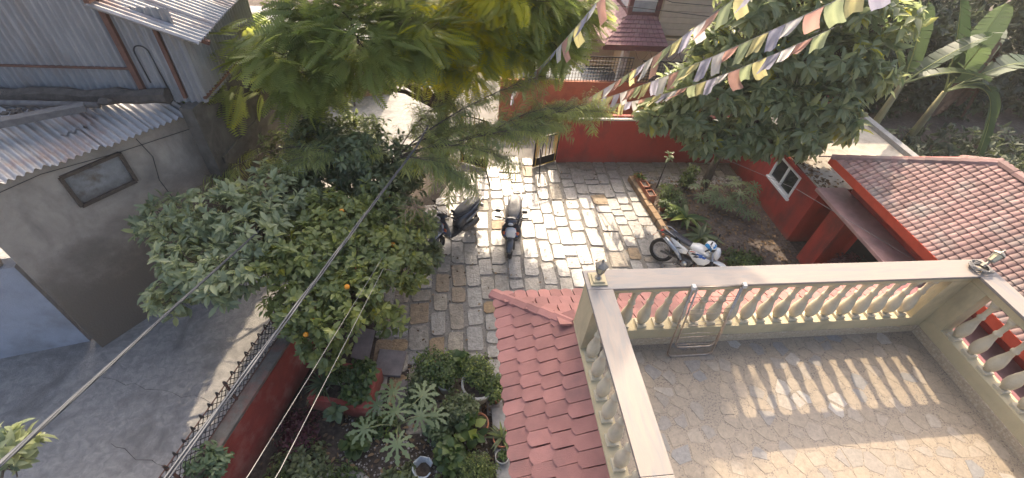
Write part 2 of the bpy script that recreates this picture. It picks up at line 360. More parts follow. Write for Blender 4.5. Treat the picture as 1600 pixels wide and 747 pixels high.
M['bluewall'] = mat('bluewall', (.37,.39,.43), (.31,.325,.36), .85, 2.6, .3, 40, c3=(.25,.255,.26), mscale=1.4, detail=9)
M['tin'] = mat('tin', (.31,.315,.32), (.25,.255,.26), .45, 5, .1, 30, metal=.25, c3=(.24,.2,.17), mscale=1.2, stretch=(1,1,.35), detail=8)
M['tin_roof'] = mat('tin_roof', (.38,.36,.34), (.31,.3,.29), .52, 4, .1, 30, metal=.2, c3=(.3,.2,.16), mscale=.9, dist=.7)
M['rust'] = mat('rust', (.16,.075,.05), (.11,.055,.04), .85, 9, .4, 60)
M['darkwood'] = mat('darkwood', (.075,.055,.04), (.12,.09,.065), .85, 12, .5, 40, stretch=(1,1,4))
M['pole'] = mat('pole', (.16,.15,.14), (.1,.095,.09), .75, 8, .3, 40)
M['bark'] = mat('bark', (.15,.115,.085), (.09,.07,.052), .95, 14, 1.0, 50, c3=(.22,.18,.14), stretch=(1,1,.35))
M['bark_dark'] = mat('bark_dark', (.07,.055,.043), (.045,.036,.03), .95, 14, 1.0, 50, stretch=(1,1,.35))
M['terracotta'] = mat('terracotta', (.42,.16,.085), (.34,.125,.07), .85, 10, .3, 60, rand=.15, c3=(.4,.24,.17), mscale=5)
M['whitepot'] = mat('whitepot', (.6,.57,.52), (.5,.47,.42), .7, 8, .2, 50, c3=(.38,.34,.3), mscale=4)
M['black'] = mat('black', (.018,.018,.02), (.028,.027,.027), .45, 8)
M['blackmetal'] = mat('blackmetal', (.02,.02,.022), (.045,.035,.028), .5, 12, metal=.4)
M['gold'] = mat('gold', (.62,.42,.1), (.5,.33,.08), .45, 8, metal=.3)
M['chrome'] = mat('chrome', (.5,.42,.34), (.36,.28,.22), .32, 14, metal=.85)
M['bronze'] = mat('bronze', (.3,.27,.22), (.2,.175,.14), .5, 12, metal=.4)
M['lampglass'] = mat('lampglass', (.55,.48,.3), (.48,.41,.25), .25, 8)
M['white'] = mat('white', (.78,.78,.76), (.7,.7,.68), .5, 6)
M['glass'] = mat('glass', (.025,.03,.032), rough=.06, spec=.8)
M['paleglass'] = mat('paleglass', (.38,.42,.45), (.28,.32,.35), .12, 3, spec=.8)
# ---------------------------------------------------------------- ground
g = MB().poly([(-350,-150,-.03),(350,-150,-.03),(350,600,-.03),(-350,600,-.03)]); struct(g, 'ground', M['dirt'])
def FX(y, off=0): return -3.67 + .316*(y-4) + off           # outer line of the lane wall
def fine_sheet(poly, z, name, mat_): return struct(MB().poly([(x,y,z) for x,y in poly]), name, mat_)
fine_sheet([(-30,-12),(FX(-12),-12),(FX(9.5),9.5),(-1.6,12.9),(-.5,15),(-.5,26),(-14,26),(-30,14)], 0.0, 'lane', M['lane'])
fine_sheet([(-.5,12.75),(11.5,12.75),(11.5,15.25),(6,15.25),(2.5,26),(-.5,26)], 0.0, 'road', M['road'])
yard = [(-1.75,3.9),(-1.6,5.4),(-1.62,7.2),(-1.15,8.8),(-.45,10.6),(.45,12.75),(3.6,12.75),(9.9,12.75),(9.9,11.7),(5.9,11.6),(6.05,9.6),(6.25,8.2),(6.35,6.0),(6.6,2.9),(-.2,2.9)]
fine_sheet(yard, .006, 'courtyard', M['mortar'])
fine_sheet([(FX(-3,.3),-3),(FX(9.5,.3),9.5),(-1.5,12.7),(.4,12.74),(-.47,10.6),(-1.17,8.8),(-1.64,7.2),(-1.62,5.4),(-.25,5.35),(.55,5.35),(1.5,5.2),(1.5,-3)], .012, 'garden_soil', M['soil'])
fine_sheet([(5.95,11.6),(9.9,11.7),(9.9,5.5),(6.4,5.5),(6.25,8.2),(6.05,9.6)], .05, 'flower_bed', M['bed_soil'])
# cracks that run over the lane
def ribbon(pts, wd, z):
    mb = MB(); pts = [Vector((*p, z)) for p in pts]; L_ = []; R_ = []
    for i, p in enumerate(pts):
        t = (pts[min(i+1,len(pts)-1)] - pts[max(i-1,0)]).normalized(); n_ = Vector((-t.y, t.x, 0))*wd*random.uniform(.3,1.1); L_.append(p+n_); R_.append(p-n_)
    for i in range(len(pts)-1): mb.poly([R_[i], R_[i+1], L_[i+1], L_[i]])
    return mb
cr = random.Random(3)
lane_o = bpy.data.objects['lane']
for a, b in (((-6.9,5.3),(-3.75,4.35)),((-6.2,3.9),(-4.0,3.1))):
    pts = [(a[0]+(b[0]-a[0])*t/14 + cr.uniform(-.07,.07), a[1]+(b[1]-a[1])*t/14 + cr.uniform(-.07,.07)) for t in range(15)]
    ribbon(pts, .005, .005).build('crack', M['crack'], lane_o)
# ---------------------------------------------------------------- paving stones of the courtyard
yard_o = bpy.data.objects['courtyard']
def inside(p, poly):
    c = False; n = len(poly)
    for i in range(n):
        (x1,y1),(x2,y2) = poly[i], poly[i-1]
        if (y1 > p[1]) != (y2 > p[1]) and p[0] < (x2-x1)*(p[1]-y1)/(y2-y1)+x1: c = not c
    return c
ps = random.Random(11); slabs = []
x = -1.75
while x < 9.6:
    wd = ps.uniform(.28,.5); y = 3.6 + ps.uniform(0,.4)
    while y < 12.7:
        L_ = ps.uniform(.3,.82)
        if ps.random() < .1: L_ *= .55
        sh = .05*(y-8)                                       # the courses lean a little
        cx, cy = x + wd/2 + sh*.35 + .06*math.sin(y*1.1+x*2.3), y + L_/2
        if inside((cx,cy), yard) and not (cx > 5.9 and cy < 11.6): slabs.append((cx, cy, wd, L_))
        y += L_ + ps.uniform(.015,.04)
    x += wd + .026
slabs.sort(key=lambda s: (s[0]-1.5)**2 + (s[1]-7.0)**2)
rest = MB()
for i, (cx, cy, wd, L_) in enumerate(slabs):
    h = ps.uniform(.014,.03); pts = []
    for sx, sy in ((-1,-1),(1,-1),(1,1),(-1,1)):
        k = ps.uniform(.012,.07)
        a = (sx*(wd/2-ps.uniform(0,.026)), sy*(L_/2-ps.uniform(0,.03)))
        q = [(a[0]-sx*k, a[1]), (a[0], a[1]-sy*k)]
        pts += q if sx*sy < 0 else q[::-1]
    pts = pts if sum(pts[j][0]*pts[(j+1)%8][1]-pts[(j+1)%8][0]*pts[j][1] for j in range(8)) > 0 else pts[::-1]
    mb = rest if i >= 300 else MB()
    o0 = (cx, cy) if i >= 300 else (0, 0)
    b = len(mb.v); tl = ps.uniform(-.012,.012); tl2 = ps.uniform(-.012,.012)
    for r_, z in ((1, 0), (1, h-.006), (.978, h)):
        mb.v += [(o0[0]+p[0]*r_, o0[1]+p[1]*r_, .006+z + (p[0]*tl + p[1]*tl2 if z else 0)) for p in pts]
    for k in range(2):
        for j in range(8): j2 = (j+1)%8; mb.f.append((b+k*8+j, b+k*8+j2, b+k*8+8+j2, b+k*8+8+j))
    mb.f.append(tuple(b+16+j for j in range(8)))
    if i < 300:
        brown = cx < .15 and cy < 8 and ps.random() < .62 or ps.random() < .06
        o = mb.build('paving_stone', M['stone_brown' if brown else 'stone'], yard_o); o.location = (cx, cy, 0); o.rotation_euler = (0, 0, ps.uniform(-.06,.06))
if rest.v: tag(rest.build('paving_stone', M['stone'], yard_o), kind='stuff')
# pebbles in the joints
PEB = (np.array([(1,0,0),(0,1,0),(-1,0,0),(0,-1,0),(0,0,.7)],float)*.5, [(0,1,4),(1,2,4),(2,3,4),(3,0,4)])
def pebbles(name, pts, z, size, parent=None, label=None, rng=np.random.default_rng(5)):
    P = np.c_[pts, np.full(len(pts), z)]; D = rng.normal(0,1,(len(P),3)); D[:,2] *= .15
    o = foliage(name, [(scatter(PEB, P, D, rng.uniform(size*.5,size*1.5,len(P)), 1, None, rng, .2), rng.uniform(0,1,len(P)))], M['pebble'], parent)
    return tag(o, label, None, None, 'stuff')
rr = np.random.default_rng(21); pts = []
for cx, cy, wd, L_ in slabs:
    for _ in range(5): pts.append((cx+wd/2+.013+rr.normal(0,.012), cy+rr.uniform(-L_/2,L_/2)))
    for _ in range(4): pts.append((cx+rr.uniform(-wd/2,wd/2), cy+L_/2+.014+rr.normal(0,.012)))
pebbles('joint_pebble', np.array(pts), .012, .032, yard_o)

cl_ = np.random.default_rng(72); P = np.c_[cl_.uniform(-1.4,5.9,420), cl_.uniform(4.2,12.5,420), cl_.uniform(.045,.06,420)]
P = P[[inside(q[:2], yard) for q in P]]
M['dry'] = leaf_mat('dry_leaf', (.06,.04,.025), (.26,.17,.09), .1, .8)
tag(foliage('fallen_leaves', [(scatter(LEAF, P, cl_.normal(0,1,P.shape)*[1,1,.15], cl_.uniform(.03,.09,len(P)), .5, None, cl_, .3), cl_.uniform(0,1,len(P)))], M['dry']), 'scattered dry leaves blown over the courtyard paving', None, None, 'stuff')
# ---------------------------------------------------------------- the house with the terrace
ZF, ZR = 4.36, 5.5                       # terrace floor, top of the hand rail
XL0, XL1, XR0, XR1, YB0, YB1 = 1.338, 1.575, 5.875, 6.11, 2.77, 3.005
house = thing('terrace_house', 'house with cream balustraded terrace above a pink scalloped tile skirt roof', 'house', (3.6,0,0))
MB().box(1.45,6.0,-4.5,2.9,0,4.1).build('wall', M['cream_out'], house)
floor = MB().box(1.36,6.09,-4.5,2.98,4.15,ZF-.0015).build('terrace_floor', M['terrazzo'], house)
# --- mosaic of broken marble in the floor
def voronoi(rng, x0, x1, y0, y1, d, jit=.42):
    P = []
    nx, ny = int((x1-x0)/d), int((y1-y0)/d)
    for i in range(-2, nx+2):
        for j in range(-2, ny+2): P.append((x0+(i+.5+(.5 if j%2 else 0))*d + rng.uniform(-jit,jit)*d, y0+(j+.5)*d + rng.uniform(-jit,jit)*d))
    P = np.array(P); out = []
    for k, p in enumerate(P):
        if not (x0 < p[0] < x1 and y0 < p[1] < y1): continue
        poly = [np.array(q) for q in ((x0,y0),(x1,y0),(x1,y1),(x0,y1))]
        dd = ((P-p)**2).sum(1); near = np.argsort(dd)[1:22]
        for q in P[near]:
            mid = (p+q)/2; n_ = q-p; new = []
            for a, b in zip(poly, poly[1:]+poly[:1]):
                sa, sb = (a-mid)@n_, (b-mid)@n_
                if sa <= 0: new.append(a)
                if sa*sb < 0: new.append(a + (b-a)*(sa/(sa-sb)))
            poly = new
            if len(poly) < 3: break
        if len(poly) >= 3: out.append((p, poly))
    return out
vr = np.random.default_rng(4); cells = voronoi(vr, 1.62, 5.84, .75, 2.8, .166)
cells.sort(key=lambda c: -c[0][1])
left = MB(); nchip = 0
for p, poly in cells:
    cen = sum(poly)/len(poly); k = vr.uniform(.7,.97); q = [cen+(a-cen)*k for a in poly]
    if vr.random() < .06: continue
    if nchip < 300:
        mb = MB(); b = len(q); mb.v = [(*(a-cen), -.004) for a in q] + [(*(a-cen), .0) for a in q]
        mb.f = [tuple(range(b,2*b))] + [(i,(i+1)%b,b+(i+1)%b,b+i) for i in range(b)]
        o = mb.build('marble_chip', M['chip'], floor); o.location = (cen[0], cen[1], ZF+vr.uniform(0,.0015)); nchip += 1
    else: left.poly([(*a, ZF) for a in q])
if left.v: tag(left.build('marble_chip', M['chip'], floor), kind='stuff')
MB().poly([(1.37,-4.4,ZF-.0005),(6.08,-4.4,ZF-.0005),(6.08,.75,ZF-.0005),(1.37,.75,ZF-.0005)]).build('floor_screed', M['terrazzo'], house)
# --- skirting, plinth and beams (back, left, right)
def wallrun(name, m_, inset, z0, z1, bevel=.004):
    i = inset
    MB().box(XL0+i, XR1-i, YB0+i, YB1-i, z0, z1).build(name, m_, house, bevel=bevel)
    MB().box(XL0+i, XL1-i, -4.5, YB0+i-.001, z0, z1).build(name, m_, house, bevel=bevel)
    MB().box(XR0+i, XR1-i, -4.5, YB0+i-.001, z0, z1).build(name, m_, house, bevel=bevel)
wallrun('skirting', M['skirting'], .026, ZF-.1, ZF+.125)
wallrun('plinth', M['cream'], .036, ZF+.1255, ZF+.215)
wallrun('lower_beam', M['cream'], .03, ZF+.2155, 4.67)
wallrun('upper_beam', M['cream'], .04, 5.36, ZR-.0342)
MB().box(XL0-.012, XR1+.012, YB0-.012, YB1+.012, ZR-.034, ZR).build('handrail', M['marble_x'], house, bevel=.005)
for k, (y0, y1) in enumerate(((1.02,YB0-.0135),(-.6,1.017),(-2.4,-.603))):
    MB().box(XL0-.012, XL1+.012, y0, y1, ZR-.034, ZR).build('handrail', M['marble'], house, bevel=.004)
    MB().box(XR0-.012, XR1+.012, y0, y1, ZR-.034, ZR).build('handrail', M['marble'], house, bevel=.004)
# --- posts
for x0, x1, y0, y1 in ((XL0+.034,XL1-.034,2.6,YB1-.034),(XL1-.0345,1.7,YB0+.034,YB1-.034),(5.66,XR0+.0335,YB0+.034,YB1-.034),(XR0+.034,XR1-.034,2.6,YB1-.034)):
    MB().box(x0,x1,y0,y1,4.669,5.361).build('post', M['cream'], house)
# --- balusters: vase profile on a square plinth
bp = [(.030,0),(.030,.02),(.05,.035),(.060,.075),(.062,.11),(.052,.16),(.036,.215),(.026,.265),(.036,.275),(.036,.292),(.026,.302),(.024,.34),(.027,.38),(.032,.41),(.045,.425),(.045,.443),(.036,.45)]
bm = MB(); bm.box(-.058,.058,-.058,.058,0,.035); bm.lathe([(r*1.12,z*1.37+.033) for r,z in bp], 14); bm.box(-.045,.045,-.045,.045,.648,.693)
bme = bm.mesh('baluster', M['baluster']); 
for p_ in bme.polygons: p_.use_smooth = 8 < p_.vertices[0] and len(p_.vertices) == 4 and p_.index > 5 and p_.index < len(bme.polygons)-6
for k in range(18): place(bme, 'baluster', house, (1.93+k*.2125, 2.888, 4.669))
for k in range(9):
    place(bme, 'baluster', house, (1.457, 2.49-k*.2225, 4.669)); place(bme, 'baluster', house, (5.992, 2.49-k*.2225, 4.669))
# --- skirt roof: sheathing, scalloped tiles, hip caps
ZT, ZE, E = 4.62, 4.16, .81; sl = math.atan2(ZT-ZE, E); cs, sn = math.cos(sl), math.sin(sl)
sk = MB(); x0, y1, x1 = XL0+.02, YB1-.02, XR1-.02
A0,B0,C0,D0 = (x0,-4.5,ZT-.03),(x0,y1,ZT-.03),(x1,y1,ZT-.03),(x1,-4.5,ZT-.03)
A1,B1,C1,D1 = (x0-E,-4.5,ZE-.03),(x0-E,y1+E,ZE-.03),(x1+E,y1+E,ZE-.03),(x1+E,-4.5,ZE-.03)
sk.poly([A0,A1,B1,B0]); sk.poly([B0,B1,C1,C0]); sk.poly([C0,C1,D1,D0])
dn = lambda p: (p[0],p[1],p[2]-.1)
sk.poly([A1,dn(A1),dn(B1),B1]); sk.poly([B1,dn(B1),dn(C1),C1]); sk.poly([C1,dn(C1),dn(D1),D1])
sk.poly([dn(A1),(1.45,-4.5,4.0),(1.45,2.9,4.0),dn(B1)]); sk.poly([dn(B1),(1.45,2.9,4.0),(6.0,2.9,4.0),dn(C1)]); sk.poly([dn(C1),(6.0,2.9,4.0),(6.0,-4.5,4.0),dn(D1)])
skirt = sk.build('skirt_roof', M['pink_under'], house)
tw, ex = .158, .238
def tile_mesh(L_=.31, w_=.147, t=.028):
    h = w_/2; c = .033; pts = [(0,-h),(L_-c,-h),(L_-.012,-h+c),(L_,-h+c+.018),(L_,h-c-.018),(L_-.012,h-c),(L_-c,h),(0,h)]
    mb = MB(); n = len(pts)
    mb.v = [(x,y,0) for x,y in pts] + [(x,y,t) for x,y in pts]
    mb.f = [tuple(range(n,2*n))] + [(i,(i+1)%n,n+(i+1)%n,n+i) for i in range(n)]
    return mb.mesh('roof_tile', M['pink_tile'])
tme = tile_mesh()
def basis(dx, dy, tilt=.085):
    d = Vector((dx*cs, dy*cs, -sn)); s_ = Vector((-dy, dx, 0)); n_ = d.cross(s_)
    d2 = (d + n_*tilt).normalized(); n2 = d2.cross(s_); return Matrix((d2, s_, n2)).transposed()
tr = random.Random(9); nt_ = 0; SLn = E/cs
def tiles(dx, dy, origin, length, hipside):
    """courses of tiles on one slope; origin at the top corner by the hip, running along 'run'"""
    global nt_
    B = basis(dx, dy); run = Vector((-dy, dx, 0))*hipside
    for c in range(4):
        s0 = SLn - (c+1)*ex - .055
        k0 = -int((E+.1)/tw)-1
        k = k0
        while True:
            u = (k + (.5 if c % 2 else 0))*tw
            if u > length: break
            smid = max(s0,0)+.16; out = smid*cs
            if u > -out - .02:
                sx = s0 if s0 > 0 else 0
                p = Vector(origin) + run*u + Vector((dx*cs,dy*cs,-sn))*s0 + Vector((0,0,.012))
                place(tme, 'roof_tile', skirt, p + Vector((0,0,tr.uniform(-.002,.004))), B @ Matrix.Rotation(tr.uniform(-.025,.025),3,'Z'), (1,1,1)); nt_ += 1
            k += 1
tiles(-1, 0, (x0, y1, ZT-.03), 2.9, 1)        # left slope, runs toward -Y
tiles(0, 1, (x0, y1, ZT-.03), 4.75, -1)       # front slope, runs toward +X
hip0, hip1 = Vector((x0,y1,ZT)), Vector((x0-E,y1+E,ZE)); hd = (hip1-hip0); hl = hd.length; ht = hd.normalized(); hs = ht.cross(Vector((0,0,1))).normalized(); hu = hs.cross(ht)
for k in range(6):
    a = hip0 + ht*(hl*k/6-.02); b = hip0 + ht*(hl*(k+1)/6+.035); mb = MB()
    for q, t_ in ((a, .02), (b, .04)):
        for s_, h_ in ((-.085,-.05),(-.075,-.01),(0,.022),(.075,-.01),(.085,-.05)): mb.v.append(tuple(q + hs*s_ + hu*(h_+t_)))
    mb.f = [(i,i+1,i+6,i+5) for i in range(4)] + [(5,6,7,8,9),(4,3,2,1,0)]
    mb.build('hip_cap', M['pink_tile'], skirt)
# --- lantern on each corner post
def lantern(label, loc, tilt=(0,0)):
    t = thing('post_lantern', label, 'lantern', loc, 0, 'lanterns on the terrace corner posts')
    R_ = Matrix.Rotation(tilt[0],3,'X') @ Matrix.Rotation(tilt[1],3,'Y'); L0 = Vector(loc)
    if tilt == (0,0): MB().box(loc[0]-.085,loc[0]+.085,loc[1]-.085,loc[1]+.085,loc[2],loc[2]+.016).box(loc[0]-.06,loc[0]+.06,loc[1]-.06,loc[1]+.06,loc[2]+.0155,loc[2]+.034).build('base', M['cream'], t)
    else: MB().box(loc[0]-.085,loc[0]+.085,loc[1]-.085,loc[1]+.085,loc[2],loc[2]+.016).build('base', M['skirting'], t)
    o = L0 + Vector((0,0,.015))
    MB().lathe([(.035,0),(.035,.03),(.018,.045),(.016,.085),(.028,.095),(.03,.105)], 8, o, R_).build('stem', M['bronze'], t)
    MB().lathe([(.034,.106),(.052,.2)], 6, o, R_).build('glass', M['lampglass'], t)
    fr = MB()
    for j in range(6):
        a = 2*PI*(j+.5)/6; c_, s_ = math.cos(a), math.sin(a)
        fr.tube([o + R_ @ Vector((.037*c_,.037*s_,.104)), o + R_ @ Vector((.056*c_,.056*s_,.202))], .005, 4)
    fr.lathe([(.04,.1),(.04,.108)], 6, o, R_).build('frame', M['bronze'], t)
    cp = MB().lathe([(.07,.2),(.066,.21),(.04,.235),(.014,.25),(.01,.262),(.016,.272),(.004,.29)], 6, o, R_).build('cap', M['bronze'], t)
    return t
lantern('bronze lantern standing upright on the corner of the side rail near the grey stones', (1.455,2.885,ZR-.001))
lantern('bronze lantern tipped over on a coil of cable at the rail corner', (5.99,2.885,ZR-.001), (-.35,.75))
ck = MB(); pts = []
for k in range(90):
    a = k*.42; r_ = .095+.03*math.sin(k*.9); pts.append((5.95+r_*math.cos(a)-.02, 2.87+.8*r_*math.sin(a), ZR+.018+.0004*k+.01*math.sin(k*.37)))
ck.tube(pts, .007, 5); tag(ck.build('cable_coil', M['pole'], smooth=True), 'grey coil of cable heaped round the tipped lantern', 'cable')
# --- folded steel rack leaning on the rail
rk = thing('folding_rack', 'folded chrome clothes rack leaning against the cream balustrade', 'clothes rack', (2.75,2.7,ZF))
T0, T1 = Vector((2.44,2.76,5.5)), Vector((3.0,2.76,5.5)); Bl, Br = Vector((2.47,2.62,ZF+.012)), Vector((3.03,2.62,ZF+.012))
def uframe(t0, t1, b0, b1, r_, c=.08):
    d0, d1 = (t0-b0).normalized(), (t1-b1).normalized(); a = (b1-b0).normalized(); P_ = [t0]
    for k in range(6): q = k/5*PI/2; P_.append(b0 + d0*c*(1-math.sin(q)) + a*c*(1-math.cos(q)))
    for k in range(6): q = k/5*PI/2; P_.append(b1 + d1*c*(1-math.cos(q)) - a*c*(1-math.sin(q)))
    return MB().tube(P_ + [t1], r_, 8)
uframe(T0, T1, Bl, Br, .011).build('outer_frame', M['chrome'], rk, smooth=True)
off = Vector((0,-.028,-.012)); i0, i1 = T0+Vector((.04,0,0))+off, T1-Vector((.04,0,0))+off; d0 = (Bl-T0)
uframe(i0, i1, i0 + d0*.82, i1 + (Br-T1)*.82, .009).build('inner_frame', M['chrome'], rk, smooth=True)
for k in range(9):
    f_ = .1 + k*.083; a = T0 + d0*f_ + off*(.6 if k%2 else 1.3); b = T1 + (Br-T1)*f_ + off*(.6 if k%2 else 1.3)
    MB().tube([a+Vector((.02,0,0)), b-Vector((.02,0,0))], .003, 6).build('rod', M['chrome'], rk, smooth=True)
for p in (T0, T1): MB().obox(p+Vector((0,-.012,.0)), (.02,0,0), (0,.026,0), (0,0,.022)).build('hinge', M['whitepot'], rk, bevel=.004)
MB().tube([T0+off*.4, T1+off*.4], .008, 8).build('top_bar', M['chrome'], rk, smooth=True)
# ---------------------------------------------------------------- red boundary wall of the courtyard, gate leaves
rw = thing('boundary_wall', 'plain red boundary wall with a pale double coping behind the paved yard', 'wall', (7,12.65,0))
MB().box(3.55,9.9,12.6,12.78,0,1.64).build('wall', M['red'], rw)
MB().box(3.52,9.92,12.57,12.66,1.6405,1.70).build('coping', M['whitepot'], rw)
MB().box(3.52,9.92,12.70,12.81,1.6405,1.74).build('coping', M['red_old'], rw)
MB().box(3.52,9.92,12.655,12.705,1.6405,1.67).build('coping_groove', M['black'], rw)
def gate_leaf(label, hinge, free, h, grp='open leaves of the yard gate'):
    t = thing('gate_leaf', label, 'gate', (*hinge, 0), 0, grp); a, b = Vector((*hinge,.08)), Vector((*free,.08)); U = Vector((0,0,h))
    fr = MB()
    for p in (a, b): fr.beam(p, p+U, .05, .05, (1,0,0))
    for z in (0, .28, h*.62, h): fr.beam(a+Vector((0,0,z)), b+Vector((0,0,z)), .035, .05)
    fr.build('frame', M['blackmetal'], t)
    e = (b-a).normalized(); n_ = Vector((-e.y,e.x,0))
    for s_ in (-1,1):
        MB().beam(a+n_*.031*s_, b+n_*.031*s_, .012, .04).build('gold_trim', M['gold'], t)
        for p in (a+e*.06, b-e*.06): MB().beam(p+n_*.031*s_, p+U+n_*.031*s_, .03, .012, n_).build('gold_trim', M['gold'], t)
    MB().obox((a+b)/2+Vector((0,0,.14)), (b-a)/2, n_*.006, (0,0,.13)).build('kick_plate', M['blackmetal'], t)
    k = max(5, int((b-a).length/.13))
    for i in range(1, k):
        p = a + (b-a)*i/k; MB().beam(p+Vector((0,0,.28)), p+U, .022, .022, n_).build('bar', M['gold' if i%2 else 'blackmetal'], t)
        MB().lathe([(.016,0),(.02,.03),(.001,.12)], 6, p+U).build('spear', M['gold'], t)
    MB().tube([a.lerp(b,.75)+Vector((0,0,.6)), b+Vector((.08,-.86,-.075))], .022, 6).build('drop_bolt', M['blackmetal'], t)
    return t
gate_leaf('black and gold gate leaf hinged at the end of the plain red wall', (3.5,12.64), (2.7,12.28), 1.7)
gate_leaf('black and gold gate leaf standing beyond the silver grey seated scooter', (.34,12.6), (1.14,12.18), 1.7)
# ---------------------------------------------------------------- flat roofed annex
an = thing('annex', 'low red annex with flat stained concrete roof and white framed window', 'building', (11.7,10.5,0))
AX = 9.82
aw = MB(); aw.box(AX,13.6,8.65,12.5,0,1.0); aw.box(AX,13.6,10.58,12.5,1.0,1.9); aw.box(AX,13.6,8.65,9.44,1.0,1.9); aw.box(AX,13.6,9.44,10.58,1.75,1.9); aw.box(AX+.3,13.6,9.44,10.58,1.0,1.75)
aw.build('wall', M['red'], an)
MB().box(AX-.12,13.75,8.6,12.56,1.9005,1.97).build('roof_slab', M['red'], an)
MB().box(AX-.08,13.72,8.64,12.52,1.9705,2.0).build('roof_top', M['roof_conc'], an)
MB().box(13.5,13.74,8.64,12.52,2.0005,2.14).build('parapet', M['conc'], an)
wn = MB()
for y0, y1 in ((9.44,9.5),(9.98,10.04),(10.52,10.58)): wn.box(AX-.03,AX+.06,y0,y1,1.0,1.75)
wn.box(AX-.028,AX+.058,9.5,10.52,1.0,1.06); wn.box(AX-.028,AX+.058,9.5,10.52,1.69,1.75); wo = wn.build('window', M['white'], an)
for y0, y1 in ((9.5,9.98),(10.04,10.52)): MB().box(AX+.02,AX+.03,y0,y1,1.06,1.69).build('pane', M['glass'], wo)
MB().box(AX-.07,AX,9.4,10.62,.94,.998).build('sill', M['white'], wo)
rl = np.random.default_rng(8); RP = np.c_[rl.uniform(9.8,10.6,420), rl.uniform(8.7,12.3,420), np.full(420,2.012)]; RP[:,0] = 9.78+rl.exponential(.22,420)
tag(foliage('roof_litter', [(scatter(LEAF, RP, rl.normal(0,1,(420,3))*[1,1,.15], rl.uniform(.06,.14,420), .5, None, rl, .3), rl.uniform(0,1,420))], M['dry']), 'dry leaves and grit lying along the annex roof edge', None, None, 'stuff')
dry = M['dry']
# ---------------------------------------------------------------- house with barrel tile hip roof
th = thing('tiled_house', 'red walled house with faded pink barrel tile hip roof and flat pink canopy', 'house', (11.7,5.2,0))
hx0, hx1, hy1, hy0, hz = 9.63, 13.45, 8.78, -2.0, 2.9; rise = 1.21; half = (hx1-hx0)/2
hw = MB(); hw.box(10.3,13.0,-1.6,8.3,0,2.75); hw.build('wall', M['red'], th)
for y in (7.7, 5.0, 2.6, .3): MB().box(9.72,10.28,y-.28,y+.28,0,2.06).build('pier', M['red'], th, bevel=.01)
for y0, y1 in ((5.4,7.3),(3.0,4.6),(.8,2.2)): MB().box(10.27,10.31,y0,y1,.0,2.0).build('doorway', M['black'], th)
MB().box(9.45,10.3,-1.6,8.52,2.0605,2.15).build('canopy', M['pink_canopy'] if 'pink_canopy' in M else mat('pink_canopy', (.44,.26,.235), (.37,.215,.195), .65, 4, .15, 50, c3=(.27,.17,.155), detail=9), th, bevel=.01)
apx, apy, apz = (hx0+hx1)/2, hy1-half, hz+rise
rf = MB(); P1,P2,P3 = (hx0,hy1,hz),(hx1,hy1,hz),(apx,apy,apz); P4,P5,P6 = (hx0,hy0,hz),(hx1,hy0,hz),(apx,hy0,apz)
rf.poly([P1,P3,P6,P4][::-1]); rf.poly([P1,P2,P3]); rf.poly([P2,P5,P6,P3])
rf.poly([P4,P1,P2,P5])
rdk = rf.build('roof', mat('roof_deck', (.06,.03,.03), (.045,.022,.022), .9), th)
for a, b in (((hx0-.02,hy0),(hx0-.02,hy1+.02)), ((hx0-.02,hy1+.02),(hx1,hy1+.02))):
    MB().beam((*a,hz-.07),(*b,hz-.07),.03,.2).build('fascia', mat('fascia_red', (.52,.07,.035), (.45,.06,.03), .5) if 'fascia_red' not in bpy.data.materials else bpy.data.materials['fascia_red'], th)
M['barrel'] = mat('barrel', (.245,.145,.128), (.19,.105,.095), .75, 9, .3, 60, c3=(.22,.185,.165), rand=.28, mscale=1.3, detail=9)
sl2 = math.atan2(rise, half); c2, s2 = math.cos(sl2), math.sin(sl2); SL2 = half/c2
def barrel_mesh(L_=.18, w_=.112, h_=.02, t=.012):
    mb = MB(); n = 5
    for x, zz in ((0,0),(L_,.02)):
        for j in range(n+1):
            a = j/n; mb.v.append((x, (a-.5)*w_, zz + h_*math.sin(PI*a)**.8)); 
        for j in range(n+1):
            a = j/n; mb.v.append((x, (a-.5)*w_, zz - t + h_*math.sin(PI*a)**.8))
    k = 2*(n+1)
    for j in range(n): mb.f.append((j, k+j, k+j+1, j+1)); mb.f.append((k+j, k+n+1+j, k+n+2+j, k+j+1))
    return mb.mesh('barrel_tile', M['barrel'])
bme2 = barrel_mesh(); RM = Matrix((Vector((-c2,0,-s2)), Vector((0,-1,0)), Vector((-s2,0,c2)))).transposed()
spots = []; ex2 = .156; tw2 = .117; rw_ = random.Random(5)
rows = int(SL2/ex2)
for r_ in range(rows+1):
    s_ = SL2 - (r_+1)*ex2 - .02                                # distance down slope from the ridge of the tile head
    y = hy1 - .1
    while y > 1.6:
        lim = (y - apy)                                        # beyond the apex the hip cuts the row
        if max(s_,0)*c2 + .06 >= lim: spots.append((s_, y))
        y -= tw2
spots.sort(key=lambda q: -q[1])
extra = MB(); nn = Vector((-s2,0,c2))
for i, (s_, y) in enumerate(spots):
    p = Vector((apx,y,apz)) + Vector((-c2,0,-s2))*s_ + nn*.012
    if i < 300: place(bme2, 'barrel_tile', rdk, p + nn*rw_.uniform(-.003,.006), RM @ Matrix.Rotation(rw_.uniform(-.03,.03),3,'Z'))
    else:
        b = len(extra.v); extra.v += [tuple(p + RM @ v.co) for v in bme2.vertices]; extra.f += [tuple(b+k for k in f.vertices) for f in bme2.polygons]
if extra.v: tag(extra.build('barrel_tile', M['barrel'], rdk), kind='stuff')
